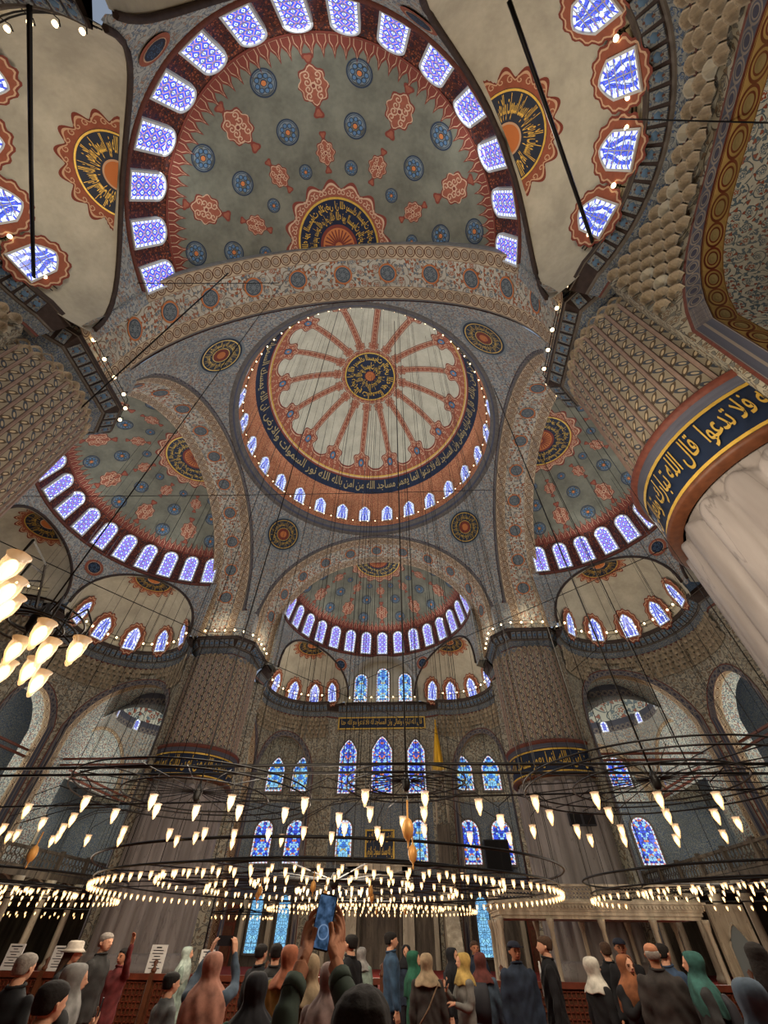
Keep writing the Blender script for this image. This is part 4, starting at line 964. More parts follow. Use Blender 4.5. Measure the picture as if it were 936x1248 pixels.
# ================================================================== OUTER WALLS, CORNER BAYS, GALLERIES
def quad(m, p, uvs, mi=0): b = len(m.v); m.v += p; m.face((b, b+1, b+2, b+3), uvs, mi)
m = MB(); YN, XO = 25.62, 29.5
for (x0, x1) in ((-XO, -4.9), (-4.9, 4.9), (4.9, XO)):
    for (z0, z1, mt) in ((0, 3.9, 2), (3.9, 5.2, 3), (5.2, 10.4, 1), (10.4, 18.3, 0)): quad(m, [(x0, YN, z0), (x1, YN, z0), (x1, YN, z1), (x0, YN, z1)], [(x0, z0), (x1, z0), (x1, z1), (x0, z1)], mt)
struct(m.build('wall_far', ['arabesque_grey', 'arabesque_tile', 'stone_dark', 'border_dark']), 'far wall with stained glass windows in rows, tiles above dark marble')
for s, nm in ((-1, 'wall_west'), (1, 'wall_east')):
    m = MB()
    for (z0, z1, mt) in ((0, 4.2, 2), (4.2, 10.4, 1), (10.4, 40, 0)): quad(m, [(s*XO, -31, z0), (s*XO, YN, z0), (s*XO, YN, z1), (s*XO, -31, z1)], [(-31, z0), (YN, z0), (YN, z1), (-31, z1)], mt)
    struct(m.build(nm, ['arabesque_tile', 'arabesque_tile', 'stone_dark']), 'dark tiled outer wall behind the gallery '+('by the cropped pillar side' if s < 0 else 'by the fluted pillar side'))
    # corner bay vault: pendentives and saucer dome
    c = MB(); cx, cy, h = s*20.4, 19.6, 5.2; Rp = h*1.4142
    for q in range(4):
        a0 = q*pi/2
        def pt(a, k):
            rm = min(h/max(abs(cos(a)), abs(sin(a))), Rp*.999); r = 4.6+(rm-4.6)*k
            return (cx+r*cos(a), cy+r*sin(a), 9.9+sqrt(max(0, Rp*Rp-r*r)))
        c.grid(pt, lin(a0, a0+pi/2, 20), lin(0, 1, 8), 0, lambda a, k: (a*5, k*3))
    zb_ = 9.9+sqrt(Rp*Rp-4.6**2); c.grid(lambda a, t: (cx+4.6*cos(t)*cos(a), cy+4.6*cos(t)*sin(a), zb_+1.0+3.6*sin(t)), lin(0, 2*pi, 40), lin(0, pi/2, 8), 1)
    c.grid(lambda a, z: (cx+4.6*cos(a), cy+4.6*sin(a), z), lin(0, 2*pi, 40), (zb_, zb_+1.0), 2, lambda a, z: (a*4.6, z-zb_))
    struct(c.build('ceiling_corner_dome', ['arabesque_blue', 'arabesque_pale', 'border_dark']), 'small corner dome behind the side arch '+('beyond the marble platform' if s > 0 else 'beyond the lamp cluster'))
    for k in range(8):
        a = 2*pi*(k+.5)/8; window(facing((cx+4.5*cos(a), cy+4.5*sin(a), zb_+.05), -cos(a), -sin(a)), .55, .9, 'tiny lit window of a corner dome', False, 'glass_vase', 'glass_border', fw=.05, group='tiny corner dome windows')
    # pale painted lunettes on the far wall and the outer wall of the bay
    l = MB()
    for (cx_, w_) in ((s*20.4, 4.9),):
        l.grid(lambda t, k: (cx_+w_*k*cos(t), YN-.06, 10.4+w_*1.02*k*sin(t)), lin(0, pi, 30), (0.001, .84), 0, lambda t, k: (w_*k*cos(t), w_*k*sin(t)), False)
        l.grid(lambda t, k: (cx_+w_*k*cos(t), YN-.10, 10.4+w_*1.02*k*sin(t)), lin(0, pi, 30), (.84, 1.0), 1, lambda t, k: (t*5, (k-.84)/.16*.8), False)
    l.grid(lambda t, k: (s*25.7, 19.6+5.2*k*cos(t), 10.4+5.3*k*sin(t)), lin(0, pi, 30), (0.001, .84), 0, lambda t, k: (5*k*cos(t), 5*k*sin(t)), False); l.grid(lambda t, k: (s*25.66, 19.6+5.2*k*cos(t), 10.4+5.3*k*sin(t)), lin(0, pi, 30), (.84, 1.0), 1, lambda t, k: (t*5, (k-.84)/.16*.8), False)
    struct(l.build('wall_lunette', ['arabesque_pale', 'border_rings']), 'pale painted lunette of the corner bay '+('beyond the marble platform' if s > 0 else 'beyond the lamp cluster'))
    # gallery floor with parapet and columns
    g = MB(); g.box((s*25.0, 12, 4.1), (9.0, 27, .35), 0)
    go = struct(g.build('floor_gallery', 'stone_dark'), 'side gallery floor '+('under the corner arch by the marble platform' if s > 0 else 'behind the pillar at the raised arm'))
    yy = lin(-1.5, 25.5, 9)
    for y0, y1 in zip(yy, yy[1:]):
        pl_ = MB(); yc = (y0+y1)/2; L = y1-y0-.28; X = s*20.55
        pl_.box((X, yc, 4.36), (.14, L, .12)); pl_.box((X, yc, 5.22), (.2, L, .12))
        for a in range(7):
            for b_ in range(2):
                pl_.tube([(X, yc-L/2+L*(a+.5)/7+.19*cos(t), 4.6+.38*b_+.19*sin(t)) for t in lin(0, 2*pi, 8)[:-1]], .035, 4, close=True)
        pl_.build('parapet_panel', 'stone_dark', go)
        MB().box((X, y0, 4.85), (.24, .24, 1.1)).build('parapet_post', 'stone_dark', go)
        col = MB(); col.lathe([(.32, 0), (.32, .2), (.24, .3), (.21, .4), (.19, 3.1), (.23, 3.15), (.34, 3.5), (.36, 3.95)], 14, c=(X-s*.3*0, y0, 0)); col.build('gallery_column', 'marble_pale', go)
        ar = MB()
        ar.grid(lambda t, k: (X+.2*k-.1, (y0+y1)/2-1.45*cos(t), 3.0+.95*sin(t)), lin(0, pi, 14), (0, 1), 0); ar.build('gallery_arch', 'marble_pale', go)

def bar(pts, r, name, mat, label, cat, n=6, group=None):
    o = tag(MB().tube(pts, r, n).build(name, mat), label, cat, group); return o
# tie beams across the lower arches
for s in (-1, 1):
    sd = 'by the marble platform' if s > 0 else 'by the pillar at the raised arm'
    for (p0, p1, w) in (((15.9, 13.1), (25.0, 13.1), 'from the pillar to the outer wall '), ((25.0, 13.1), (25.2, 2.0), 'along the outer alcove '), ((25.0, 13.1), (25.2, 25.6), 'into the corner bay '), ((13.1, 15.9), (13.1, 25.6), 'from the pillar to the far wall ')):
        root = struct(empty('tie_beam', (0, 0, 0)), 'red brown double tie beam '+w+sd)
        for z in (10.42, 10.82):
            L = hypot(p1[0]-p0[0], p1[1]-p0[1]); MB().box((0, 0, 0), (L, .16, .13)).build('beam', 'tie_beam_red', root, ((s*(p0[0]+p1[0])/2), (p0[1]+p1[1])/2, z), atan2(p1[1]-p0[1], s*(p1[0]-p0[0])))

# ---- far wall windows
def fw_(x, z0, z1, w, kind, label, grp=None, pointed=True, y=YN-.05): return window(facing((x, y, z0), 0, -1), w, z1-z0, label, pointed, kind, 'glass_border_colour', fw=.16, depth=.10, group=grp)
fw_(0.0, 11.1, 16.1, 2.0, 'glass_colour', 'large pointed stained glass window in the middle of the far wall')
for x, l in ((-3.45, 'beside the middle window, toward the man with the raised arm'), (3.45, 'beside the middle window, next to the gold spire')): fw_(x, 11.1, 15.8, 1.7, 'glass_colour', 'pointed stained glass window '+l)
for x in (-10.6, -8.05, 8.0, 10.6): fw_(x, 11.3, 14.2, 1.65, 'glass_cyan', 'blue stained glass window, one of a pair in a pointed recess', 'paired windows in the pointed recesses', y=YN-.12)
for x in (-10.8, -7.85, 7.9, 10.7): fw_(x, 6.0, 9.05, 1.65, 'glass_colour', 'deep blue and red stained glass window under a pointed recess', 'deep blue windows in the lower row', False)
for x in (-3.35, 3.4): fw_(x, 6.1, 9.05, 1.4, 'glass_cyan', 'pale blue stained glass window beside the dark inscription plaque', 'pale blue windows beside the plaque', False)
for x, z0, z1, w in ((22.6, 11.5, 13.9, 1.9), (-22.6, 11.5, 13.9, 1.6), (22.9, 6.0, 9.2, 1.8), (-16.6, 11.4, 13.6, 1.2), (26.9, 11.2, 13.4, 1.2)):
    fw_(x, z0, z1, w, 'glass_colour', 'stained glass window in the corner bay at '+{22.6: 'the marble platform side, upper', -22.6: 'the lamp cluster side, outer', 22.9: 'the marble platform side, lower multicoloured', -16.6: 'the lamp cluster side, by the pillar', 26.9: 'the platform side, outermost'}[x], None, False, y=YN-.15)
for x in (-10.2, -7.9, 8.2): window(facing((x, YN-.1, .7), 0, -1), .95, 3.3, 'barred pale blue window at floor level of the far wall', False, 'glass_plain', None, fw=.12, depth=.1, group='floor level windows of the far wall')
for s in (-1, 1):
    for y in (20.5, 16.5, 8.0):
        o = struct(empty(winname(), (s*(XO-.1), y, 6.0)), 'dark framed gallery window on the outer wall'); o['group'] = 'dark gallery windows'
        MB().box((0, 0, 1.3), (.12, 1.5, 2.6)).build('pane', 'dark_opening', o)
        for (dy, dz, a, b_) in ((-.85, 1.3, .2, 2.9), (.85, 1.3, .2, 2.9), (0, 2.7, 1.9, .2), (0, -.05, 1.9, .2)): MB().box((-s*.1, dy, dz), (.16, a, b_)).build('window_frame', 'marble_pale', o)
# inscription panels
def panel(name, x, z, w, h, text, label, y=YN-.06, n=1):
    r = tag(MB().box((0, 0, 0), (w, .1, h)).build(name, 'navy', None, (x, y, z)), label, 'inscription')
    t_ = MB()
    for k in range(n): add_text(t_, text[k % len(text)], lambda u, v: (-w*.47+w*.94*u, -.07, -h*.5+h/n*(n-1-k)+h/n*(.12+.76*v)), 0)
    t_.build('gold_writing', 'gold', r); f = MB()
    for (a, b_, c_, d_) in ((0, h/2, w+.16, .12), (0, -h/2, w+.16, .12), (-w/2, 0, .12, h), (w/2, 0, .12, h)): f.box((a, -.04, b_), (c_, .12, d_))
    f.build('frame', 'gold', r); return r
panel('inscription_panel', -.1, 17.4, 9.2, 1.1, [PH[0]+' مع الله احدا'], 'long gold on black inscription above the far windows')
panel('inscription_panel', -.1, 7.3, 2.5, 2.0, PH[2:4], 'square dark plaque of gold writing over the prayer niche', n=2)
# prayer niche
mh = struct(empty('prayer_niche', (0, YN-.1, 0)), 'carved marble prayer niche in the middle of the far wall')
f = MB(); f.box((-2.3, -.15, 2.9), (.9, .5, 5.8)); f.box((2.3, -.15, 2.9), (.9, .5, 5.8)); f.box((0, -.15, 5.5), (5.5, .5, .6)); f.box((0, -.2, 5.9), (5.9, .6, .2)); f.build('marble_frame', 'marble_pale', mh)
f = MB(); f.grid(lambda a, z: (1.5*cos(a)*(1 if z < 3.2 else max(0, 1-((z-3.2)/2.0)**1.6)), .0-.0-.02-.2*abs(sin(a)), z), lin(0, pi, 16), lin(0, 5.2, 20), 0); f.box((-1.68, -.3, 2.2), (.22, .22, 4.4)); f.box((1.68, -.3, 2.2), (.22, .22, 4.4)); f.build('niche_hollow', 'stone_dark', mh)
mb = MB()
for rI in range(5):
    for k in range(7-rI): mb.box((-1.2+(k+rI*.5)*.4, -.36+.03*rI, 3.6+.3*rI), (.3, .2, .26))
o = mb.build('muqarnas_cells', 'stone_muqarnas', mh); o['kind'] = 'stuff'
# carved doors and marble pilasters along the foot of the far wall
for x in (-14.5, -12.4, -5.9, 6.3, 12.2):
    d = struct(empty('door_%d' % (abs(int(x*10))+(500 if x > 0 else 0)), (x, YN-.1, 0)), 'carved dark red wooden door leaf at the foot of the far wall'); d['group'] = 'carved door leaves of the far wall'
    MB().box((0, 0, 1.7), (1.3, .12, 3.4)).build('leaf', 'wood_red', d)
    for k in range(3): MB().box((0, -.08, .7+k*1.05), (1.0, .06, .85)).build('panel', 'wood_brown', d)
for x in lin(-13.4, 13.4, 12):
    if abs(x) > 3.2: struct(MB().box((x, YN-.2, 1.95), (.35, .4, 3.9)).build('trim_pilaster', 'marble_pale'), 'pale marble pilaster at the foot of the far wall')['group'] = 'pilasters of the far wall'

# ---- minbar with the gold spire
mi_ = tag(empty('minbar', (5.55, 23.9, 0)), 'tall marble pulpit with a gilded pointed spire', 'pulpit')
MB().lathe([(.62, 13.0), (.56, 13.1), (.50, 13.2), (.06, 16.6), (.12, 16.7), (.05, 16.85), (.09, 16.95), (.0, 17.2)], 10).build('spire', 'gold_bright', mi_)
MB().lathe([(.74, 12.4), (.78, 12.6), (.74, 12.8), (.8, 12.95), (.62, 13.02)], 8).build('crown', 'gold', mi_)
f = MB(); 
for sx in (-.5, .5):
    for sy in (-.5, .5): f.tube([(sx, sy, 8.5), (sx, sy, 12.45)], .07, 8)
f.build('posts', 'marble_pale', mi_)
MB().box((0, 0, 12.3), (1.25, 1.25, .3)).build('canopy', 'marble_pale', mi_); MB().box((0, 0, 4.2), (1.1, 1.1, 8.4)).build('body', 'stone_dark', mi_)
f = MB(); b = len(f.v)
for x in (-.5, .5): f.v += [(x, -.5, 0), (x, -5.5, 0), (x, -5.5, .6), (x, -.5, 4.6)]
f.face((0, 1, 2, 3)); f.face((4, 7, 6, 5)); f.face((3, 2, 6, 7)); f.face((1, 5, 6, 2)); f.face((0, 3, 7, 4)); f.build('stair_flank', 'marble_pale', mi_)

# ---- marble platform (muezzin's loge)
PX0, PX1, PY0, PY1 = 7.0, 16.2, 6.6, 10.1
pf_ = tag(empty('marble_platform', (0, 0, 0)), 'raised pale marble platform on slim columns beside the pillar', 'platform')
f = MB(); cxp, cyp = (PX0+PX1)/2, (PY0+PY1)/2; wx, wy = PX1-PX0, PY1-PY0
for z0, z1, e in ((2.30, 2.42, -.12), (2.42, 2.55, -.02), (2.55, 2.62, .04), (2.62, 2.80, .10), (2.80, 2.88, .2)): f.box((cxp, cyp, (z0+z1)/2), (wx+2*e, wy+2*e, z1-z0))
f.build('entablature', 'marble_pale', pf_)
f = MB()
for k in range(60): f.box((PX0-.05+k*(wx+.1)/59, PY0-.13, 2.70), (.08, .07, .09))
for k in range(22): f.box((PX0-.13, PY0+k*wy/21, 2.70), (.07, .08, .09))
o = f.build('dentils', 'marble_pale', pf_); o['kind'] = 'stuff'
def pierced(x0, y0, x1, y1):
    L = hypot(x1-x0, y1-y0); a = atan2(y1-y0, x1-x0); f = MB(); f.box((0, 0, 2.92), (L-.1, .12, .07)); f.box((0, 0, 3.44), (L-.1, .16, .08)); nx = int(L/.17)
    for i in range(nx):
        for j in range(3): cx_ = -L/2+.1+(i+.5)*(L-.2)/nx+(.04 if j % 2 else 0); f.tube([(cx_+.075*cos(t), 0, 3.02+j*.14+.07*sin(t)) for t in lin(0, 2*pi, 6)[:-1]], .022, 4, close=True)
    f.build('pierced_panel', 'marble_pale', pf_, ((x0+x1)/2, (y0+y1)/2, 0), a)
xs_ = lin(PX0, PX1, 4)
for a, b_ in zip(xs_, xs_[1:]): pierced(a, PY0, b_, PY0)
ys_ = lin(PY0, PY1, 2)
for a, b_ in zip(ys_, ys_[1:]): pierced(PX0, a, PX0, b_)
for x in xs_: MB().box((x, PY0, 3.18), (.14, .14, .62)).build('parapet_post', 'marble_pale', pf_)
for (x, y) in [(x, PY0+.1) for x in xs_]+[(PX0+.1, y) for y in lin(PY0+.7, PY1, 3)]+[(x, PY1) for x in xs_]:
    c_ = MB(); c_.lathe([(.16, 0), (.16, .12), (.12, .2), (.10, .26), (.095, 1.95), (.12, 2.0), (.16, 2.2), (.18, 2.32)], 12, c=(x, y, 0)); c_.build('column', 'marble_pale', pf_)
# marble doorway beside the platform
dw = struct(empty('doorway_of_marble', (18.0, 8.0, 0)), 'marble slab with a grey pointed niche to the side of the platform')
o_ = [(-.5, .1)]+[(-.5, 1.5)]+[(.5*cos(a), 1.5+.75*(1-abs(cos(a))**1.6)) for a in lin(pi, 0, 12)]+[(.5, .1)]
MB().box((0, .1, 1.45), (1.7, .2, 2.9)).build('slab', 'marble_pale', dw)
f = MB(); f.v += [(x, -.02, z) for x, z in o_]; f.face(tuple(range(len(o_)))); f.build('niche', 'slate_pale', dw)
MB().tube([(x, -.03, z) for x, z in o_], .05, 6).build('arch_moulding', 'marble_pale', dw)

# ================================================================== CHANDELIERS
def at(px, py, z=None, y=None, x=None):
    v = FW*488.56+RT*(px-468)-UP*(py-624)
    if z is not None: t_ = (z-CP.z)/v.z
    elif y is not None: t_ = (y-CP.y)/v.y
    else: t_ = (x-CP.x)/v.x
    return CP+v*t_
CUP = MB().lathe([(.012, -.16), (.03, -.13), (.035, -.10), (.07, -.02), (.078, .05), (.072, .10), (.092, .13)], 12, cap=False).mesh('lamp', ['lamp_glass'])
FLAME = MB().lathe([(0, -.12), (.022, -.10), (.05, -.02), (.052, .02), (.03, .07), (0, .09)], 10).mesh('bulb', ['bulb_glow'])
CUP2 = MB().lathe([(.012, -.16), (.07, -.02), (.075, .08), (.09, .12)], 7, cap=False).mesh('lamp', ['lamp_glass'])
FLAME2 = MB().lathe([(0, -.10), (.055, -.02), (.055, .02), (0, .09)], 6).mesh('bulb', ['bulb_glow'])
HOOKM = MB().tube([(0, 0, .13), (0, 0, .30)], .008, 4)
def lampat(root, x, y, z, far=False, sc=.62):
    o = put('lamp', CUP2 if far else CUP, root, loc=(x, y, z)); o.scale = (sc, sc, sc); put('bulb', FLAME2 if far else FLAME, o); return o
EGG = MB().lathe([(0, -.34), (.03, -.30), (.01, -.27), (.03, -.2), (.09, -.14), (.125, -.03), (.12, .05), (.08, .14), (.02, .19), (.02, .5)], 14).mesh('egg_ornament', ['brass_egg'])
def ceiling_z(x, y):
    r = hypot(x, y)
    if r < 11.2: return 34.7+sqrt(11.7**2-r*r)
    for (dx, dy) in ((0, 1), (1, 0), (0, -1), (-1, 0)):
        cx_, cy_ = dx*O0, dy*O0; d = hypot(x-cx_, y-cy_)
        if d < 9.4 and (x*dx+y*dy) > O0: return 24.6+6.8*sqrt(1-(d/9.7)**2)
    return 29.0 if min(abs(x), abs(y)) < 7 else 19.0
def chandelier(x, y, z, rings, label, hoop=None, spokes=12, cables=12, eggs=(), far=False, jitter=0.0, hub=True):
    root = tag(empty('chandelier', (x, y, 0)), label, 'chandelier')
    for (R, n, dz) in rings:
        MB().tube([(R*cos(a), R*sin(a), z+dz+.22) for a in lin(0, 2*pi, 72)[:-1]], .028, 5, close=True).build('hoop', 'black_iron', root)
        for k in range(n):
            a = 2*pi*(k+.37)/n; lampat(root, (R+.05)*cos(a), (R+.05)*sin(a), z+dz+random.uniform(-jitter, jitter), far)
    Rm = rings[0][0]
    if hoop:
        for (R, dz) in hoop: MB().tube([(R*cos(a), R*sin(a), z+dz) for a in lin(0, 2*pi, 96)[:-1]], .035, 5, close=True).build('hoop', 'black_iron', root)
    for k in range(spokes):
        a = 2*pi*k/spokes; MB().tube([(.2*cos(a), .2*sin(a), z+.45), (Rm*cos(a), Rm*sin(a), z+.24)], .016, 4).build('spoke', 'black_iron', root)
    if hub: MB().lathe([(.05, .2), (.16, .3), (.2, .42), (.14, .55), (.04, .7)], 12, c=(0, 0, z)).build('hub', 'black_iron', root)
    for k in range(cables):
        a = 2*pi*(k+.5)/cables; X, Y = Rm*cos(a), Rm*sin(a); MB().tube([(X, Y, z+.24), (X, Y, ceiling_z(x+X, y+Y)-.05)], .011, 3, caps=False).build('cable', 'black_iron', root)
    MB().tube([(0, 0, z+.4), (0, 0, ceiling_z(x, y)-.05)], .02, 5).build('main_cable', 'black_iron', root)
    for (a, R) in eggs: put('egg_ornament', EGG, root, loc=(R*cos(a), R*sin(a), z-.1)).scale = (.6, .6, .6)
    return root
ZL = 2.62
chandelier(.18, .09, ZL, [(8.05, 124, 0), (6.2, 62, .25), (4.5, 46, .12), (2.9, 34, .3), (1.3, 18, .15)], 'great central ring chandelier with concentric rings of lit glass lamps', [(8.3, .62), (4.5, .6)], 24, 30, ((-1.9, 4.6), (-1.2, 5.0), (-1.5, 3), (-2.3, 3.2), (-.9, 2.6), (-1.5, 6.1)))
chandelier(.3, 15.0, 2.75, [(6.4, 96, 0), (4.4, 60, .1), (2.4, 34, .2)], 'far ring chandelier before the prayer niche, behind the central one', None, 12, 14, ((-1.4, 3), (-1.0, 4)), True)
chandelier(-15.5, 2.0, ZL, [(5.6, 84, 0), (3.8, 52, .15), (2.0, 26, .25)], 'side ring chandelier before the pillar at the raised arm, cut by the frame', [(5.8, .6)], 12, 16, ((-1.6, 4), (-.9, 4), (-1.2, 5)))
chandelier(15.8, 1.6, ZL+.1, [(5.6, 72, 0), (3.6, 44, .2), (1.8, 22, .3)], 'side ring chandelier before the marble platform end, cut by the frame', [(5.8, .6)], 12, 16, ((-1.8, 4), (-1.2, 4.6)))
chandelier(-20.8, 15.5, 2.4, [(3.6, 44, 0)], 'small distant ring chandelier under the gallery arches', None, 8, 6, (), True)
chandelier(-9.5, 19.5, 2.5, [(2.2, 26, 0)], 'small distant ring chandelier behind the pillar at the raised arm', None, 8, 6, (), True)
ZN = 3.2
near_l = [(32, 988), (51, 1004), (103, 979), (88, 999), (76, 1011), (71, 1020), (63, 1025), (3, 1011), (10, 1020), (20, 1018), (106, 1024), (139, 994), (150, 1014), (146, 1024), (185, 977), (190, 988), (238, 990), (281, 978), (291, 990), (206, 1017), (215, 1025), (238, 1021), (249, 1016), (285, 1018), (283, 1028), (327, 1017)]
near_m = [(445, 972), (371, 981), (347, 993), (413, 999), (451, 992), (420, 1010), (460, 1015), (465, 1023), (404, 1021), (370, 1015), (343, 1024), (518, 974), (517, 992), (491, 1003), (517, 1012), (584, 983), (610, 1002), (621, 1022), (573, 1021)]
near_r = [(653, 979), (671, 996), (650, 1013), (704, 1013), (720, 1024), (727, 975), (743, 993), (611, 1001), (804, 975), (814, 995), (825, 1012), (825, 1024), (876, 975), (873, 995), (900, 1004), (883, 1019), (761, 1024), (758, 1013)]
near_c = [(48, 773), (17, 793), (55, 795), (92, 793), (35, 817), (45, 832), (3, 820), (10, 693), (8, 722), (7, 742)]
def near_chandelier(hubpx, lamps, R, label, big=False, eggs=()):
    hb = at(hubpx[0], hubpx[1], z=ZN+.35); root = tag(empty('chandelier', (hb.x, hb.y, 0)), label, 'chandelier')
    for rr, dz in ((R, .30), (R, .42), (R*.62, .34)): MB().tube([(rr*cos(a), rr*sin(a), ZN+dz) for a in lin(0, 2*pi, 72)[:-1]], .015 if R > 1 else .010, 5, close=True).build('hoop', 'black_iron', root)
    n = 20 if R > 1 else 5
    for k in range(n): a = 2*pi*k/n; MB().tube([(.1*cos(a), .1*sin(a), ZN+.42), (R*cos(a), R*sin(a), ZN+.34)], .009, 4).build('spoke', 'black_iron', root)
    MB().lathe([(.03, .25), (.07, .3), (.08, .4), (.03, .55)], 12, c=(0, 0, ZN)).build('hub', 'black_iron', root)
    MB().tube([(0, 0, ZN+.4), (0, 0, ceiling_z(hb.x, hb.y))], .02 if R > 1 else .008, 5).build('main_cable', 'black_iron', root)
    for k in range(12 if R > 1 else 0): a = 2*pi*(k+.5)/12; X, Y = R*cos(a), R*sin(a); MB().tube([(X, Y, ZN+.3), (X, Y, ceiling_z(hb.x+X, hb.y+Y))], .007, 3, caps=False).build('cable', 'black_iron', root)
    for (px, py) in lamps:
        p = at(px, py, z=ZN); q = p-Vector((hb.x, hb.y, 0)); lampat(root, q.x, q.y, ZN, sc=.82)
        a = atan2(q.y, q.x); d = hypot(q.x, q.y); best = min((R, R*.62), key=lambda r_: abs(d-r_))
        MB().tube([(q.x, q.y, ZN+.12), (q.x, q.y, ZN+.25), ((q.x+best*cos(a))/2, (q.y+best*sin(a))/2, ZN+.42), (best*cos(a), best*sin(a), ZN+.33)], .009, 4).build('lamp_arm', 'black_iron', root)
    for (px, py) in eggs: p = at(px, py, z=ZN-.4); put('egg_ornament', EGG, root, loc=(p.x-hb.x, p.y-hb.y, ZN-.4)).scale = (.75, .75, .75)
    return root
near_chandelier((240, 970), near_l, 2.3, 'near wheel chandelier with dark spokes before the pillar at the raised arm', eggs=((40, 1040),))
near_chandelier((495, 957), near_m, 1.1, 'near wheel chandelier with sparse lamps before the far niche wall', eggs=((497, 1010), (503, 1040)))
near_chandelier((800, 955), near_r, 2.3, 'near wheel chandelier with sparse lamps before the right marble pillar', eggs=())
near_chandelier((45, 760), near_c, .36, 'close cluster of large lit lamps on curved arms', True)
bar([at(-60, 938, y=-10.5), at(470, 931, y=-10.5), at(1000, 931, y=-10.5)], .030, 'iron_bar', 'black_iron', 'upper of two long black iron bars spanning above the near lamps', 'iron bar')
bar([at(-60, 946, y=-10.4), at(470, 941, y=-10.4), at(1000, 943, y=-10.4)], .026, 'iron_bar', 'black_iron', 'lower of two long black iron bars spanning above the near lamps', 'iron bar')
bar([at(-60, 985, y=-9.8), at(1000, 960, y=-9.8)], .018, 'iron_bar', 'black_iron', 'thin slanting iron rod among the near lamps', 'iron bar')
for (p, zp, q, zq, r, lb) in (((620, 0), 19, (730, 318), 19.6, .07, 'thick black rod across the nearest alcove above the fluted pillar'), ((36, -10), 19, (42, 362), 19.6, .07, 'thick black rod across the nearest alcove above the cropped pillar'),
                       ((-10, 605), 18, (602, 597), 21, .02, 'thin black cable running level across the side half dome'), ((-10, 597), 14, (278, 333), 24, .035, 'black cable rising from the cropped pillar to the crossing arch'),
                       ((755, 145), 19, (945, 150), 15, .02, 'thin rod before the stalactites by the golden bordered arch'), ((360, 862), 14, (870, 642), 15, .02, 'long cable slanting from the far cornice to the fluted pillar'),
                       ((-10, 655), 12, (560, 905), 13, .02, 'long cable slanting down from the lamp cluster to the far wall'), ((600, 900), 14, (745, 775), 17, .02, 'thin cable before the pillar rising behind the platform'),
                       ((150, 345), 24, (340, 345), 24, .02, 'thin cable under the crossing arch at the cropped pillar side')):
    a = at(*p, z=zp); b_ = at(*q, z=zq); n = 10; sag = (b_-a).length*.006
    bar([a+(b_-a)*(i/n)-Vector((0, 0, sag*4*(i/n)*(1-i/n))) for i in range(n+1)], r, 'cable', 'black_iron', lb, 'cable', 5)
# speakers and screens
def boxthing(name, c, d, rz, label, cat, mat='ink', parts=()):
    o = tag(empty(name, c, rz), label, cat); MB().box((0, 0, 0), d).build('case', mat, o)
    for nm, pc, pd, pm_ in parts: MB().box(pc, pd).build(nm, pm_, o)
    return o
p = at(710, 998, y=10.0); boxthing('loudspeaker', (p.x, 10.15, p.z), (1.5, .22, .62), 0, 'wide black double loudspeaker fixed to the pillar behind the platform', 'loudspeaker', 'ink', (('grille', (-.38, -.12, 0), (.62, .02, .5), 'dark_opening'), ('grille', (.38, -.12, 0), (.62, .02, .5), 'dark_opening'), ('bracket', (0, .15, 0), (.2, .2, .2), 'black_iron')))
p = at(607, 1043, y=25.0); boxthing('screen', (p.x, 25.2, p.z), (2.1, .3, 2.2), 0, 'black screen hung before the far wall beside the marble platform', 'screen', 'ink', (('display', (0, -.16, 0), (1.95, .02, 2.05), 'dark_opening'),))
p = at(921, 1022, x=25.0); rd_ = tag(empty('writing_roundel', (p.x, p.y, p.z), -pi/2-.35), 'dark roundel with large gold writing at the photo edge over the side gallery', 'roundel')
f = MB(); f.lathe([(0, 0), (2.1, 0), (2.1, .1), (0, .1)], 40); f2 = MB(); f2.v = [(x, z, y) for x, y, z in f.v]; f2.f, f2.uv, f2.mi, f2.sm = f.f, f.uv, f.mi, f.sm; f2.build('disc', 'navy', rd_)
f = MB(); add_text(f, 'الله', lambda u, v: (-1.5+3.0*u, -.04, -1.0+2.0*v), 0); f.build('gold_writing', 'gold', rd_); MB().tube([(2.1*cos(a), 0, 2.1*sin(a)) for a in lin(0, 2*pi, 40)[:-1]], .09, 6, close=True).build('rim', 'gold', rd_)

# ================================================================== BARRIER, BOARDS
BY = -7.3
ORD = 'one two three four five six seven eight nine ten eleven twelve thirteen fourteen fifteen'.split()
for i, x0 in enumerate(lin(-17.5, 17.5, 14)[:-1]):
    w = 2.5; r = tag(empty('barrier_panel', (x0+w/2, BY, 0)), 'carved red brown wooden barrier panel, number %s along the rail from the notice boards end' % ORD[i], 'barrier')
    MB().box((0, 0, .98), (w, .12, .09)).build('top_rail', 'wood_red', r); MB().box((0, 0, .10), (w, .10, .16)).build('bottom_rail', 'wood_red', r)
    MB().box((-w/2+.05, 0, .5), (.1, .14, 1.08)).lathe([(.05, 0), (.07, .05), (.03, .1), (.06, .17), (0, .22)], 8, c=(-w/2+.05, 0, 1.03)).build('post', 'wood_brown', r)
    g = MB()
    for k in range(26):
        for j in range(8): g.box((-w/2+.16+k*.088, 0, .24+j*.088), (.02, .03, .075)); g.box((-w/2+.16+k*.088+.04, 0, .24+j*.088+.04), (.07, .03, .018))
    o = g.build('lattice', 'wood_red', r); o['kind'] = 'stuff'
    MB().box((0, .03, .54), (w-.1, .02, .8)).build('backing', 'wood_brown', r)
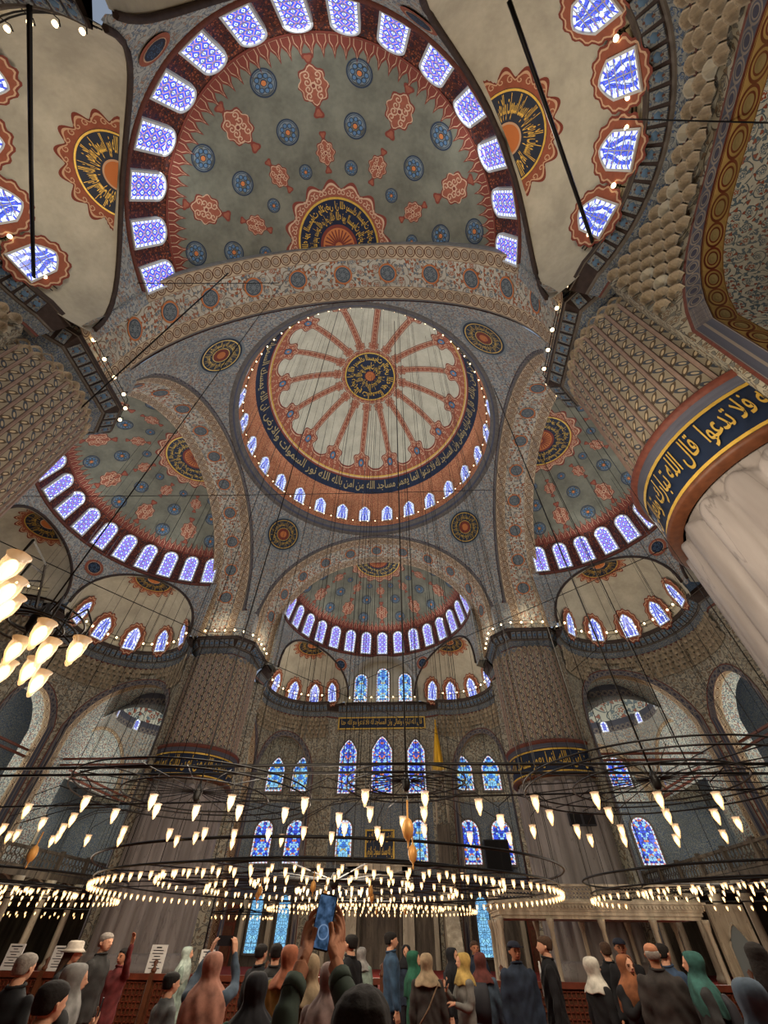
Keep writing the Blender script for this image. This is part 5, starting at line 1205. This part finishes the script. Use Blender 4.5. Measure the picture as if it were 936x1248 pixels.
def board(px, py, w, h, label):
    p = at(px, py, y=BY); r = tag(empty('notice_board', (p.x, BY, 1.03)), label, 'notice')
    MB().box((0, 0, h/2), (w, .03, h)).build('sheet', 'paper_white', r); t_ = MB()
    random.seed(px)
    for k in range(8): L = w*random.uniform(.3, .75); t_.box((0, -.018, h*(.9-k*.105)), (L, .004, h*.03 if k else h*.05))
    o = t_.build('printed_lines', 'ink', r); o['kind'] = 'stuff'; MB().box((0, .03, .02), (w*.6, .06, .05)).build('foot', 'wood_brown', r)
board(15, 1168, .36, .40, 'white notice board at the edge behind the grey haired man'); board(70, 1170, .32, .38, 'white notice board behind the woman in the white hat')
board(190, 1172, .36, .42, 'white notice board beside the woman with the raised arm'); board(252, 1168, .3, .36, 'white notice board behind the raised arms of the floral headscarf')

# ================================================================== PEOPLE
def cloth(name, col, m2=.25, sc=14): 
    if name not in M: simple(name, col, .9, 0, m2, sc, .25)
    return name
cloth('skin_light', srgb(196, 146, 118), .06); cloth('skin_tan', srgb(164, 112, 84), .06); cloth('hair_black', srgb(26, 22, 20), .3, 40); cloth('hair_grey', srgb(128, 120, 112), .3, 40); cloth('hair_brown', srgb(64, 46, 34), .3, 40)
cloth('shoe_black', srgb(24, 22, 22)); cloth('eye_dark', srgb(24, 18, 16)); cloth('lip', srgb(150, 84, 74)); cloth('trouser_dark', srgb(28, 28, 34))
def loft(m, secs, n=14, mi=0):
    """closed surface through elliptical sections (x, y, z, rx, ry)"""
    b = len(m.v)
    for (x, y, z, rx, ry) in secs:
        for k in range(n): a = 2*pi*k/n; m.v.append((x+rx*cos(a), y+ry*sin(a), z))
    for i in range(len(secs)-1):
        for k in range(n): k2 = (k+1) % n; m.face((b+i*n+k, b+i*n+k2, b+(i+1)*n+k2, b+(i+1)*n+k), [(0, 0)]*4, mi, True)
    m.face(tuple(b+k for k in range(n))[::-1], None, mi, True); m.face(tuple(b+(len(secs)-1)*n+k for k in range(n)), None, mi, True)
def limb(m, pts, rs, n=10):
    m.tube(pts, rs, n)
    for p, r in ((pts[0], rs[0]), (pts[-1], rs[-1])):
        q = MB().lathe([(0, -r*.98), (r*.6, -r*.75), (r*.95, -r*.2), (r*.95, r*.2), (r*.6, r*.75), (0, r*.98)], 8, c=p); b = len(m.v); m.v += q.v
        for f in q.f: m.face(tuple(b+i for i in f), None, 0, True)
def bend(pts, k=4):
    """smooth a polyline of joints a little so that limbs bend rather than kink"""
    P = [Vector(p) for p in pts]; out = [P[0]]
    for i in range(len(P)-1):
        for j in range(1, k+1): out.append(P[i].lerp(P[i+1], j/k))
    for _ in range(2): out = [out[0]]+[(out[i-1]+out[i]*2+out[i+1])/4 for i in range(1, len(out)-1)]+[out[-1]]
    return out
def fuse(m, name, mat, parent, voxel, smooth=3):
    """joins the overlapping pieces of a body into one continuous skin"""
    me = m.mesh(name, [mat]); o = bpy.data.objects.new(name, me); COL.objects.link(o)
    r = o.modifiers.new('r', 'REMESH'); r.mode = 'VOXEL'; r.voxel_size = voxel; r.use_smooth_shade = True
    s_ = o.modifiers.new('s', 'SMOOTH'); s_.iterations = smooth; s_.factor = .5
    bpy.context.view_layer.update(); me2 = bpy.data.meshes.new_from_object(o.evaluated_get(bpy.context.evaluated_depsgraph_get()))
    bpy.data.objects.remove(o); me2.name = name; me2.materials.clear(); me2.materials.append(M[mat]); 
    return put(name, me2, parent)
def hand_into(m, W_, fdir, palm, side, curl=.5, s=1.0):
    """palm with five separate bent fingers; W_ wrist, fdir where the fingers point, palm the way the palm faces, side +1/-1 thumb side"""
    F = Vector(fdir).normalized(); Pn = Vector(palm); Pn = (Pn-F*Pn.dot(F)).normalized(); S_ = F.cross(Pn)*side; W_ = Vector(W_)
    T = lambda a, b_, c_: W_+S_*a*s+F*b_*s+Pn*c_*s
    for a in (-.028, -.010, .010, .028): m.tube([T(a*.55, -.015, 0), T(a*.9, .03, 0), T(a, .088, 0)], [.014*s, .015*s, .0125*s], 8)
    for a, L, sp in ((-.031, .058, -.010), (-.011, .074, -.003), (.010, .080, .003), (.030, .072, .010)):
        c1, c2, c3 = curl*.7, curl*1.6, curl*2.3; p = T(a, .085, 0); pts = [p]; ang = 0
        for seg, c_ in ((.42, c1), (.32, c2), (.26, c3)): p = p+(F*cos(c_)+Pn*sin(c_)+S_*sp*5)*L*seg*s; pts.append(p)
        m.tube(pts, [.0098*s, .0092*s, .0085*s, .007*s], 8)
    m.tube([T(.022, .012, .004), T(.045, .04, .012), T(.056, .068, .020+curl*.015), T(.055, .09, .03+curl*.02)], [.0145*s, .0125*s, .0105*s, .008*s], 8)
def head_into(m, s=1.0):
    """skull, jaw, nose, lips, ears and neck; face towards +y, origin at the base of the neck"""
    loft(m, [(0, -.012, -.03, .062, .062), (0, -.012, .05, .052, .056), (0, 0, .085, .052, .060)])
    loft(m, [(0, .045, .060, .018, .016), (0, .035, .072, .040, .042), (0, .022, .10, .056, .066), (0, .010, .135, .067, .083), (0, .002, .17, .073, .093), (0, -.004, .205, .076, .098), (0, -.008, .24, .070, .090), (0, -.010, .268, .048, .064), (0, -.01, .283, .016, .02)], 18)
    m.tube([(0, .090, .178), (0, .104, .150), (0, .112, .137)], [.008, .011, .013], 8); m.box((0, .098, .131), (.030, .020, .010))
    m.tube([(-.02, .086, .108), (0, .095, .110), (.02, .086, .108)], [.006, .009, .006], 6); m.tube([(-.038, .085, .185), (0, .092, .182), (.038, .085, .185)], [.008, .010, .008], 6)
    for sg in (-1, 1): m.tube([(sg*.074, -.005, .175), (sg*.084, -.012, .165), (sg*.080, -.008, .140), (sg*.074, .0, .13)], [.008, .010, .009, .006], 6)
def face_details(parent):
    e = MB()
    for sg in (-1, 1): e.lathe([(0, -.007), (.010, -.004), (.012, 0), (.010, .004), (0, .007)], 8, c=(sg*.031, .0855, .165)); e.tube([(sg*.018, .092, .183), (sg*.034, .091, .188), (sg*.05, .080, .182)], .0035, 5)
    e.build('eyes_and_brows', 'eye_dark', parent); MB().tube([(-.022, .088, .1085), (0, .099, .1100), (.022, .088, .1085)], [.004, .0065, .004], 6).build('lips', 'lip', parent)
def hair_into(m, kind):
    if kind == 'short': loft(m, [(0, -.045, .11, .058, .045), (0, -.035, .14, .074, .066), (0, -.022, .18, .082, .086), (0, -.012, .215, .085, .102), (0, -.010, .25, .078, .100), (0, -.012, .28, .056, .075), (0, -.014, .298, .02, .03)], 18)
    elif kind == 'long': loft(m, [(0, -.075, -.18, .10, .035), (0, -.07, -.05, .11, .045), (0, -.055, .06, .105, .055), (0, -.03, .14, .092, .078), (0, -.015, .21, .090, .100), (0, -.010, .25, .082, .102), (0, -.012, .285, .055, .07), (0, -.014, .30, .02, .03)], 18)
    elif kind == 'fringe_bald': loft(m, [(0, -.05, .11, .058, .040), (0, -.045, .14, .076, .055), (0, -.045, .175, .080, .058), (0, -.05, .20, .074, .05)], 18)
def scarf_mesh(style):
    """a headscarf: hood open at the face, gathered under the chin and spread over the shoulders in folds"""
    m = MB(); n = 44; rows = [(.302, .012, .015, -.012, 0), (.297, .045, .055, -.012, 0), (.280, .074, .088, -.013, 0), (.25, .090, .105, -.014, .35), (.21, .096, .110, -.016, .62), (.17, .096, .108, -.016, .72), (.13, .090, .100, -.012, .70), (.095, .086, .096, -.006, .45), (.065, .088, .094, .0, 0), (.035, .100, .100, .0, 0), (.0, .130, .116, .0, 0), (-.04, .165, .128, -.004, 0), (-.09, .200, .145, -.01, 0)]
    if style == 'long': rows += [(-.16, .214, .152, -.015, 0), (-.25, .218, .152, -.02, 0), (-.33, .205, .14, -.03, 0)]
    else: rows += [(-.13, .205, .15, -.012, 0)]
    for (z, rx, ry, y0, op) in rows:
        for k in range(n):
            t = k/(n-1); a = pi/2+op+(2*pi-2*op)*t; f = max(0.0, min(1.0, (.12-z)/.15)); h_ = max(0.0, min(1.0, (z-.05)/.1))
            w_ = 1+f*(.055*sin(a*9+z*14)+.03*sin(a*17-z*22))+h_*(.022*sin(z*70+a*3)+.014*sin(a*11))
            m.v.append((rx*cos(a)*w_, y0+ry*sin(a)*w_, z+f*.012*sin(a*6)))
    for i in range(len(rows)-1):
        for k in range(n-1): m.face((i*n+k, i*n+k+1, (i+1)*n+k+1, (i+1)*n+k), [(0, 0)]*4, 0, True)
    return m
SCARF = {}
def scarf(style, mat, parent):
    m = scarf_mesh(style); me = m.mesh('headscarf', [mat]); o = put('headscarf', me, parent)
    md = o.modifiers.new('s', 'SOLIDIFY'); md.thickness = .010; md.offset = 1; md2 = o.modifiers.new('u', 'SUBSURF'); md2.levels = 1; md2.render_levels = 1; return o
PN = [0]
def ruffle(o, k=.010):
    """soft folds of cloth: pulls at the elbows, waist and hem"""
    me = o.data; n = len(me.vertices); co = np.empty(n*3, 'f'); no = np.empty(n*3, 'f'); me.vertices.foreach_get('co', co); me.vertices.foreach_get('normal', no); co = co.reshape(-1, 3); no = no.reshape(-1, 3)
    ph = random.uniform(0, 6); a = np.arctan2(co[:, 1], co[:, 0])
    f = np.sin(co[:, 2]*34+3*np.sin(a*2+ph)+co[:, 0]*22)*.55+np.sin(a*9+co[:, 2]*12+ph)*.45*np.clip((1.25-co[:, 2])*2, 0, 1)
    co += no*(f*k)[:, None].astype('f'); me.vertices.foreach_set('co', co.ravel()); me.update()
def person(px, py, D, face, label, top, skin='skin_light', hair=None, cover=None, coat='jacket', trouser='trouser_dark', arms=('down', 'down'), detail=False, hat=None, lean=0.0, H=None, extra=None, headrot=0.0, fat=1.0, phone=None):
    """px, py: where the middle of the head is seen; D: distance from the lens; face: heading in degrees (0 looks away from the viewer, 180 at the viewer)"""
    v = FW*488.56+RT*(px-468)-UP*(py-624); h = hypot(v.x, v.y); D = min(D*1.22, 12.0); p = CP+v*(D/h); hz = p.z+.145
    sc = (p.z+.125)/1.722; R_ = sc; root = tag(empty('person', (p.x, p.y, 0), -radians(face)), label, 'person'); root.scale = (sc*1.05, sc*1.05, sc)
    lv = .018
    # legs
    m = MB()
    if coat != 'robe':
        for sg in (-1, 1): limb(m, [(sg*.09, 0, .90), (sg*.095, .01, .50), (sg*.10, -.01, .12)], [.095, .068, .052])
        loft(m, [(0, 0, .80, .15, .10), (0, 0, .90, .175, .12), (0, 0, 1.0, .16, .11)]); fuse(m, 'trousers', trouser, root, .024, 2)
    for sg in (-1, 1): f = MB(); loft(f, [(sg*.10, .04, .0, .048, .13), (sg*.10, .035, .05, .046, .12), (sg*.10, -.02, .11, .040, .06)]); f.build('shoe', 'shoe_black', root)
    # upper garment with sleeves in one skin
    m = MB(); k = fat
    if coat == 'robe': loft(m, [(0, 0, .12, .26*k, .22), (0, 0, .5, .24*k, .20), (0, 0, .85, .215*k, .165), (0, 0, 1.05, .18*k, .135), (0, 0, 1.25, .19*k, .13), (0, -.005, 1.38, .195*k, .12), (0, -.01, 1.45, .13, .085), (0, -.01, 1.49, .07, .07)], 18)
    elif coat == 'coat': loft(m, [(0, 0, .60, .235*k, .18), (0, 0, .85, .215*k, .16), (0, 0, 1.05, .19*k, .14), (0, 0, 1.25, .20*k, .14), (0, -.005, 1.38, .20*k, .125), (0, -.01, 1.45, .13, .09), (0, -.01, 1.50, .075, .075)], 18)
    else: loft(m, [(0, 0, .84, .195*k, .145), (0, 0, 1.0, .178*k, .13), (0, 0, 1.15, .178*k, .13), (0, 0, 1.28, .195*k, .135), (0, -.005, 1.38, .20*k, .12), (0, -.01, 1.45, .13, .088), (0, -.01, 1.50, .072, .07)], 18)
    hm = MB(); hands = []
    for sg, ar in zip((-1, 1), arms):
        S_ = Vector((sg*.185*min(k, 1.08), -.005, 1.385))
        if ar == 'down': el = S_+Vector((sg*.06, -.02, -.27)); wr = el+Vector((sg*.01, .05, -.24)); fd, pd = (0, .15, -1), (-sg, 0, 0)
        elif ar == 'front': el = S_+Vector((sg*.06, .02, -.27)); wr = el+Vector((-sg*.10, .21, .06)); fd, pd = (-sg*.6, .8, .1), (0, -.2, -1)
        elif ar == 'phone': el = S_+Vector((sg*.05, .10, -.24)); wr = el+Vector((-sg*.12, .17, .15)); fd, pd = (-sg*.35, .25, 1), (0, -1, .2)
        elif ar == 'up': el = S_+Vector((sg*.06, .20, .06)); wr = el+Vector((-sg*.10, .10, .25)); fd, pd = (-sg*.25, .1, 1), (-sg*.8, .5, 0)
        elif ar == 'high': el = S_+Vector((sg*.12, .16, .14)); wr = el+Vector((sg*.05, .08, .24)); fd, pd = (sg*.1, .1, 1), (0, 1, 0)
        else: el = S_+Vector(ar[0]); wr = el+Vector(ar[1]); fd, pd = ar[2], ar[3]
        pts = bend([S_, el, wr]); rs = [.068-.026*i/(len(pts)-1) for i in range(len(pts))]; limb(m, pts, rs)
        d = (wr-el).normalized(); hm.tube([wr-d*.04, wr+d*.03], [.028, .024], 10); hand_into(hm, wr+d*.02, fd, pd, -sg, .45 if ar != 'down' else .3, 1.0); hands.append((wr, Vector(fd).normalized(), Vector(pd)))
    garment = fuse(m, 'jacket' if coat == 'jacket' else coat, top, root, .020, 3); ruffle(garment)
    fuse(hm, 'hands', skin, root, .0065, 1)
    if coat == 'jacket' and not cover: MB().tube([(.075*cos(a), -.01+.075*sin(a), 1.495+.012*sin(a)) for a in lin(0, 2*pi, 16)[:-1]], .016, 6, close=True).build('collar', top, garment)
    hd_ = empty('head', (0, -.005+lean, 1.475), -radians(headrot)); hd_.parent = root
    # a head is a part; its own pieces hang below it
    hm2 = MB(); head_into(hm2); head = fuse(hm2, 'head', skin, root, .0085, 2); head.location = hd_.location; head.rotation_euler = hd_.rotation_euler; bpy.data.objects.remove(hd_); head.scale = (1.06, 1.06, .85); head.name = 'head'
    if detail: face_details(head)
    if cover: scarf('long' if cover[1] else 'short', cover[0], head)
    elif hair:
        m = MB(); hair_into(m, hair[0]); fuse(m, 'hair', hair[1], head, .010, 2)
        if hair[0] == 'short' or hair[0] == 'long': pass
    if hat == 'cap':
        m = MB(); loft(m, [(0, -.01, .215, .090, .108), (0, -.01, .25, .088, .106), (0, -.012, .29, .062, .08), (0, -.012, .303, .02, .03)], 20); m.box((0, .13, .225), (.13, .10, .012)); m.build('cap', 'cap_navy', head)
    if hat == 'bucket':
        m = MB(); m.lathe([(.15, .175), (.12, .205), (.10, .225), (.095, .29), (.07, .31), (0, .315)], 20, c=(0, -.005, 0)); m.build('hat', 'hat_white', head)
    if extra == 'bag':
        MB().tube([(.17, -.10, 1.40), (.02, -.16, 1.15), (-.16, -.14, .95), (-.2, 0, .92)], .012, 5).build('bag_strap', 'bag_brown', garment); m = MB(); loft(m, [(-.22, -.02, .72, .04, .11), (-.22, -.02, .93, .035, .10)]); m.build('shoulder_bag', 'bag_brown', garment)
    if extra == 'backpack': m = MB(); loft(m, [(0, -.20, .95, .13, .07), (0, -.22, 1.1, .15, .09), (0, -.20, 1.3, .14, .08), (0, -.17, 1.38, .10, .05)]); m.build('backpack', 'ink', garment)
    if extra == 'tie': m = MB(); m.box((0, .13, 1.27), (.05, .012, .3)); m.box((0, .120, 1.40), (.09, .02, .12)); m.build('shirt_front', 'paper_white', garment)
    if phone:
        w_ = sum((x[0]+x[1]*.12 for x in hands[:2] if True), Vector())/2 if phone == 'both' else hands[1][0]+hands[1][1]*.13
        q = root.matrix_basis @ w_; o = tag(empty('phone', q, -radians(face)), 'phone of the '+' '.join(label.split(',')[0].split()[:7]).rstrip(' and'), 'phone'); MB().box((0, 0, 0), (.15 if phone == 'both' else .075, .009, .075 if phone == 'both' else .15)).build('case', 'ink', o)
    return root
for nm, c in (('coat_black', (22, 22, 26)), ('coat_navy', (30, 44, 66)), ('jacket_blue', (44, 78, 112)), ('puffer_dark', (54, 54, 54)), ('shirt_dark', (46, 44, 42)), ('vest_red', (120, 34, 34)), ('coat_grey', (104, 108, 108)), ('denim', (72, 94, 116)), ('coat_beige', (134, 104, 68)),
              ('jacket_yellow', (170, 128, 40)), ('shawl_floral', (150, 118, 110)), ('dress_mint', (132, 156, 140)), ('sweater_grey', (120, 116, 108)), ('shirt_brown', (58, 50, 46)), ('shirt_blue', (44, 70, 104)), ('hoodie_green', (58, 76, 62)), ('scarf_white', (206, 198, 178)), ('scarf_grey', (150, 146, 140)),
              ('scarf_orange', (190, 98, 58)), ('scarf_rust', (160, 84, 40)), ('scarf_teal', (42, 102, 92)), ('scarf_green', (22, 96, 66)), ('scarf_beige', (168, 138, 98)), ('scarf_yellow', (204, 160, 64)), ('scarf_pink', (196, 122, 96)), ('scarf_black', (30, 30, 36)), ('scarf_red', (112, 44, 36)), ('scarf_mint', (176, 196, 180)), ('cap_navy', (26, 32, 52)), ('hat_white', (208, 190, 166)), ('bag_brown', (120, 88, 60)), ('purple', (96, 72, 130))):
    g_ = sum(c)/3; cloth(nm, srgb(*[max(0, (x*.72+g_*.28)*.86) for x in c]), .45, 9)
# rear group, dim, by the barrier
person(27, 1187, 5.2, 10, 'grey haired man in a black coat at the photo edge, seen from behind', 'coat_black', hair=('short', 'hair_grey'), fat=1.1)
person(88, 1166, 7.0, 75, 'woman in a white brimmed hat and dark puffer jacket', 'puffer_dark', hair=('long', 'hair_brown'), hat='bucket', fat=1.15)
person(88, 1203, 4.6, 60, 'woman in a light grey headscarf holding up a phone in a blue case', 'puffer_dark', cover=('scarf_grey', 1), arms=('down', 'phone'), phone='one')
person(128, 1152, 7.8, 95, 'grey haired man in a dark shirt looking to the side', 'shirt_dark', hair=('short', 'hair_grey'), headrot=10)
person(149, 1170, 8.3, 200, 'woman with long dark hair and a red vest raising one arm', 'vest_red', 'skin_tan', hair=('long', 'hair_black'), arms=('high', 'front'), detail=True)
person(228, 1166, 9.6, 80, 'woman in a pale mint headscarf beside the notice board', 'dress_mint', cover=('scarf_mint', 1), coat='robe')
person(207, 1207, 5.6, 40, 'person with dark hair stooping in a grey coat', 'coat_grey', hair=('short', 'hair_black'), coat='coat')
person(258, 1184, 5.0, -5, 'woman in a pink orange floral headscarf and denim jacket raising both arms', 'denim', cover=('scarf_pink', 1), arms=('up', 'up'), phone='both')
person(318, 1166, 7.2, 30, 'dark haired man in a black coat behind the green scarf', 'coat_black', hair=('short', 'hair_black'))
person(336, 1166, 6.8, -10, 'man with dark hair and a teal backpack facing away', 'shirt_dark', hair=('short', 'hair_black'), extra='backpack')
person(310, 1216, 3.9, -15, 'woman in a black patterned headscarf with green edges close to the viewer', 'scarf_green', cover=('scarf_black', 1), coat='coat')
person(353, 1172, 5.6, 10, 'woman in an orange headscarf and yellow jacket', 'jacket_yellow', cover=('scarf_orange', 0))
person(377, 1188, 4.6, 0, 'woman in a beige headscarf and sand coloured hooded coat', 'coat_beige', cover=('scarf_beige', 0), coat='coat', fat=1.15)
person(402, 1200, 4.3, 0, 'woman in a dusty floral shawl with her head lowered', 'shawl_floral', cover=('shawl_floral', 1), coat='coat')
person(427, 1154, 7.2, -60, 'man with black hair and a black jacket by the phone holder', 'coat_black', hair=('short', 'hair_black'))
person(441, 1166, 9.6, 20, 'woman in a grey headscarf and pale mint dress', 'dress_mint', cover=('scarf_grey', 0), coat='robe')
person(477, 1149, 8.2, 75, 'man in a blue jacket standing alone, looking to the side', 'jacket_blue', hair=('short', 'hair_black'))
person(495, 1163, 10.5, 180, 'woman in a dark headscarf facing the viewer', 'coat_navy', cover=('scarf_black', 0), detail=True)
person(505, 1174, 7.5, 100, 'woman in a long emerald green headscarf', 'scarf_green', cover=('scarf_green', 1), coat='coat')
person(520, 1178, 7.0, 5, 'woman in a tan headscarf with a shoulder bag', 'shirt_brown', cover=('scarf_beige', 0), extra='bag')
person(552, 1168, 8.6, 120, 'woman in a black patterned headscarf behind the yellow one', 'coat_black', cover=('scarf_black', 1))
person(564, 1177, 7.2, -110, 'woman in a yellow headscarf and striped grey sweater looking at a phone', 'sweater_grey', cover=('scarf_yellow', 0), arms=('front', 'phone'), phone='one')
person(579, 1158, 10.2, 170, 'man with brown hair facing the viewer, half hidden', 'coat_navy', 'skin_tan', hair=('short', 'hair_brown'), detail=True)
person(586, 1176, 7.6, 20, 'woman in a red patterned headscarf and denim jacket', 'denim', cover=('scarf_red', 0), extra='backpack')
person(628, 1163, 7.2, 165, 'man in a navy cap and dark zipped jacket facing the viewer', 'coat_navy', 'skin_tan', hair=('short', 'hair_black'), hat='cap', detail=True, fat=1.12)
person(664, 1156, 7.4, -80, 'man in a black suit with a white collar seen in profile', 'coat_black', hair=('short', 'hair_brown'), extra='tie')
person(724, 1184, 6.8, 70, 'woman in a cream white headscarf and black coat', 'coat_black', cover=('scarf_white', 0))
person(739, 1162, 8.4, 0, 'person in black with dark hair behind the cream headscarf', 'coat_black', hair=('short', 'hair_brown'))
person(757, 1158, 8.2, 190, 'man in a dark cap facing the viewer behind the rust scarf', 'coat_black', 'skin_tan', hair=('short', 'hair_black'), hat='cap', detail=True)
person(765, 1182, 6.6, 160, 'woman in a rust orange headscarf facing the viewer, hand at her chin', 'coat_black', cover=('scarf_rust', 1), arms=('front', 'phone'), detail=True)
person(796, 1167, 6.4, 15, 'bald man in a dark brown shirt seen from behind', 'shirt_brown', 'skin_tan', hair=('fringe_bald', 'hair_grey'), fat=1.2)
person(810, 1166, 7.6, 60, 'man in a blue shirt behind the bald man', 'shirt_blue', hair=('short', 'hair_black'))
person(846, 1180, 6.2, -75, 'woman in a teal green headscarf and dark jacket', 'puffer_dark', cover=('scarf_teal', 1), extra='backpack')
person(926, 1172, 5.6, 20, 'person with long black hair at the photo edge', 'coat_black', hair=('long', 'hair_black'))
person(922, 1232, 3.6, 10, 'person in a blue denim jacket low at the photo corner', 'denim', cover=('denim', 0))
person(57, 1236, 3.4, 20, 'person in a black coat at the bottom edge below the grey headscarf', 'coat_black', hair=('short', 'hair_black'))

# the man in front who photographs with raised hands
v = FW*488.56+RT*(441-468)-UP*(1252-624); h = hypot(v.x, v.y); hp = CP+v*(1.95/h); sc = 1.0; zb_ = hp.z-.17
fr_ = tag(empty('person', (hp.x, hp.y, 0), radians(3)), 'dark haired man in a green hooded jacket raising a phone with both hands', 'person')
inv = fr_.matrix_basis.inverted()
m = MB(); nz = zb_-1.475
loft(m, [(0, 0, .84+nz, .20, .15), (0, 0, 1.0+nz, .19, .14), (0, 0, 1.15+nz, .19, .14), (0, 0, 1.28+nz, .205, .14), (0, -.005, 1.38+nz, .21, .125), (0, -.01, 1.46+nz, .12, .09), (0, -.02, 1.50+nz, .075, .075)], 18)
def loc(px, py, D): v = FW*488.56+RT*(px-468)-UP*(py-624); h = hypot(v.x, v.y); return inv @ (CP+v*(D/h))
phc = loc(395, 1123, 2.28)
wl, wr = loc(368, 1178, 2.20), loc(409, 1176, 2.20)
for sg, w_, el in ((-1, wl, loc(345, 1238, 2.12)), (1, wr, loc(424, 1226, 2.10))):
    S_ = Vector((sg*.19, 0, 1.385+nz)); d = (w_-el).normalized()
    limb(m, bend([S_, S_+Vector((sg*.03, .12, -.04)), el, w_-d*.05]), [.068-.030*i/12 for i in range(13)])
    MB().tube([w_-d*.085, w_-d*.045], [.041, .040], 14).build('cuff', 'hoodie_green', fr_)
fuse(m, 'jacket', 'hoodie_green', fr_, .014, 4)
m = MB(); limb(m, [(-.09, 0, .86+nz), (-.095, .01, .46), (-.10, 0, .1)], [.095, .07, .055]); limb(m, [(.09, 0, .86+nz), (.095, .01, .46), (.10, 0, .1)], [.095, .07, .055]); fuse(m, 'trousers', 'trouser_dark', fr_, .02, 2)
for sg in (-1, 1): f = MB(); loft(f, [(sg*.10, .04, .0, .048, .13), (sg*.10, .035, .05, .046, .12), (sg*.10, -.02, .11, .040, .06)]); f.build('shoe', 'shoe_black', fr_)
def grip(w_, sg, fit, el):
    """a hand closed on the side edge of the phone: palm behind the wrist, fingers up the back, thumb along the side"""
    m = MB(); w_ = Vector(w_); tgt = phc+Vector((sg*.045, .0, fit)); F = (tgt-w_).normalized(); X = Vector((-sg, 0, 0)); N_ = F.cross(X).normalized()
    d = F; da = (w_-el).normalized(); m.tube([w_-da*.09, w_-da*.04, w_], [.028, .026, .028], 12)
    L = (tgt-w_).length
    base = [w_+F*L*.55+X*a+Vector((0, b_, 0)) for a, b_ in ((-.024, .036), (-.014, .014), (-.004, -.010), (.004, -.034))]
    for q in base: m.tube([w_+(q-w_)*.05, w_+(q-w_)*.5, q], [.017, .018, .0145], 10)
    for i, q in enumerate(base):
        hgt = (.060, .072, .070, .056)[i]; z_ = Vector((0, 0, 1))
        out = Vector((sg*.012, 0, 0)); top = phc+Vector((sg*.046, (.016, .010, .004, -.002)[i]*1.2, fit-.005+.0255*(3-i)))
        mid = (q+top)/2+Vector((sg*.016, .004, .006)); tip = phc+Vector((sg*.022, .016, (top-phc).z+.010))
        m.tube(bend([q, mid, top+out*.5, tip], 3), [.0108-.0034*k/9 for k in range(10)], 8)
    th = [w_+F*L*.2-Vector((0, .022, 0)), w_+F*L*.5+Vector((-sg*.012, -.036, 0)), phc+Vector((sg*.040, -.022, fit-.018)), phc+Vector((sg*.028, -.016, fit+.028))]
    m.tube(bend(th, 3), [.0165-.0065*k/9 for k in range(10)], 8)
    return m
for sg, w_, fit in ((-1, wl, -.045), (1, wr, -.03)): fuse(grip(w_, sg, fit, loc(345, 1238, 2.12) if sg < 0 else loc(424, 1226, 2.10)), 'hand', 'skin_tan', fr_, .0030, 1)
m = MB(); head_into(m); hd2 = fuse(m, 'head', 'skin_tan', fr_, .0065, 2); hd2.location = (0, 0, zb_); hd2.scale = (1.06, 1.06, .85)
m = MB(); hair_into(m, 'short'); hr = fuse(m, 'hair', 'hair_black', hd2, .0060, 2); ruffle(hr, .004)
q = fr_.matrix_basis @ phc
ph = tag(empty('phone', q, radians(-4)), 'black phone showing the dome on its lit screen, held up in two hands', 'phone'); ph.rotation_euler = (radians(-6), radians(8), radians(-4))
m = MB(); m.prism([(x, z) for x, z in [(.037*sx+.0*(1), .079*sz) for sx, sz in ((-.85, -1), (.85, -1), (1, -.93), (1, .93), (.85, 1), (-.85, 1), (-1, .93), (-1, -.93))]], -.0045, .0045); m.v = [(x, z, y) for x, y, z in m.v]; m.build('case', 'ink', ph)
t = NT('phone_picture'); u, w = t.uv(); pz = t.noise(t.vec(u*26.0, w*26.0), 1.0, 3.0); ring_ = (((u-.006)*(u-.006)+(w-.045)*(w-.045)).sq()); c = t.mix((pz-.5)*4.0+.4, (.012, .03, .06), (.08, .15, .28)); c = t.mix((ring_-.020).ab().lt(.002), c, (.15, .22, .34)); c = t.mix(pz.gt(.64), c, (.4, .5, .62)); M['phone_picture'] = t.surf((.01, .01, .01), .2, 0, None, 0, 0, .5, c, .8)
MB().box((0, -.0050, 0), (.068, .001, .148)).build('display', 'phone_picture', ph)
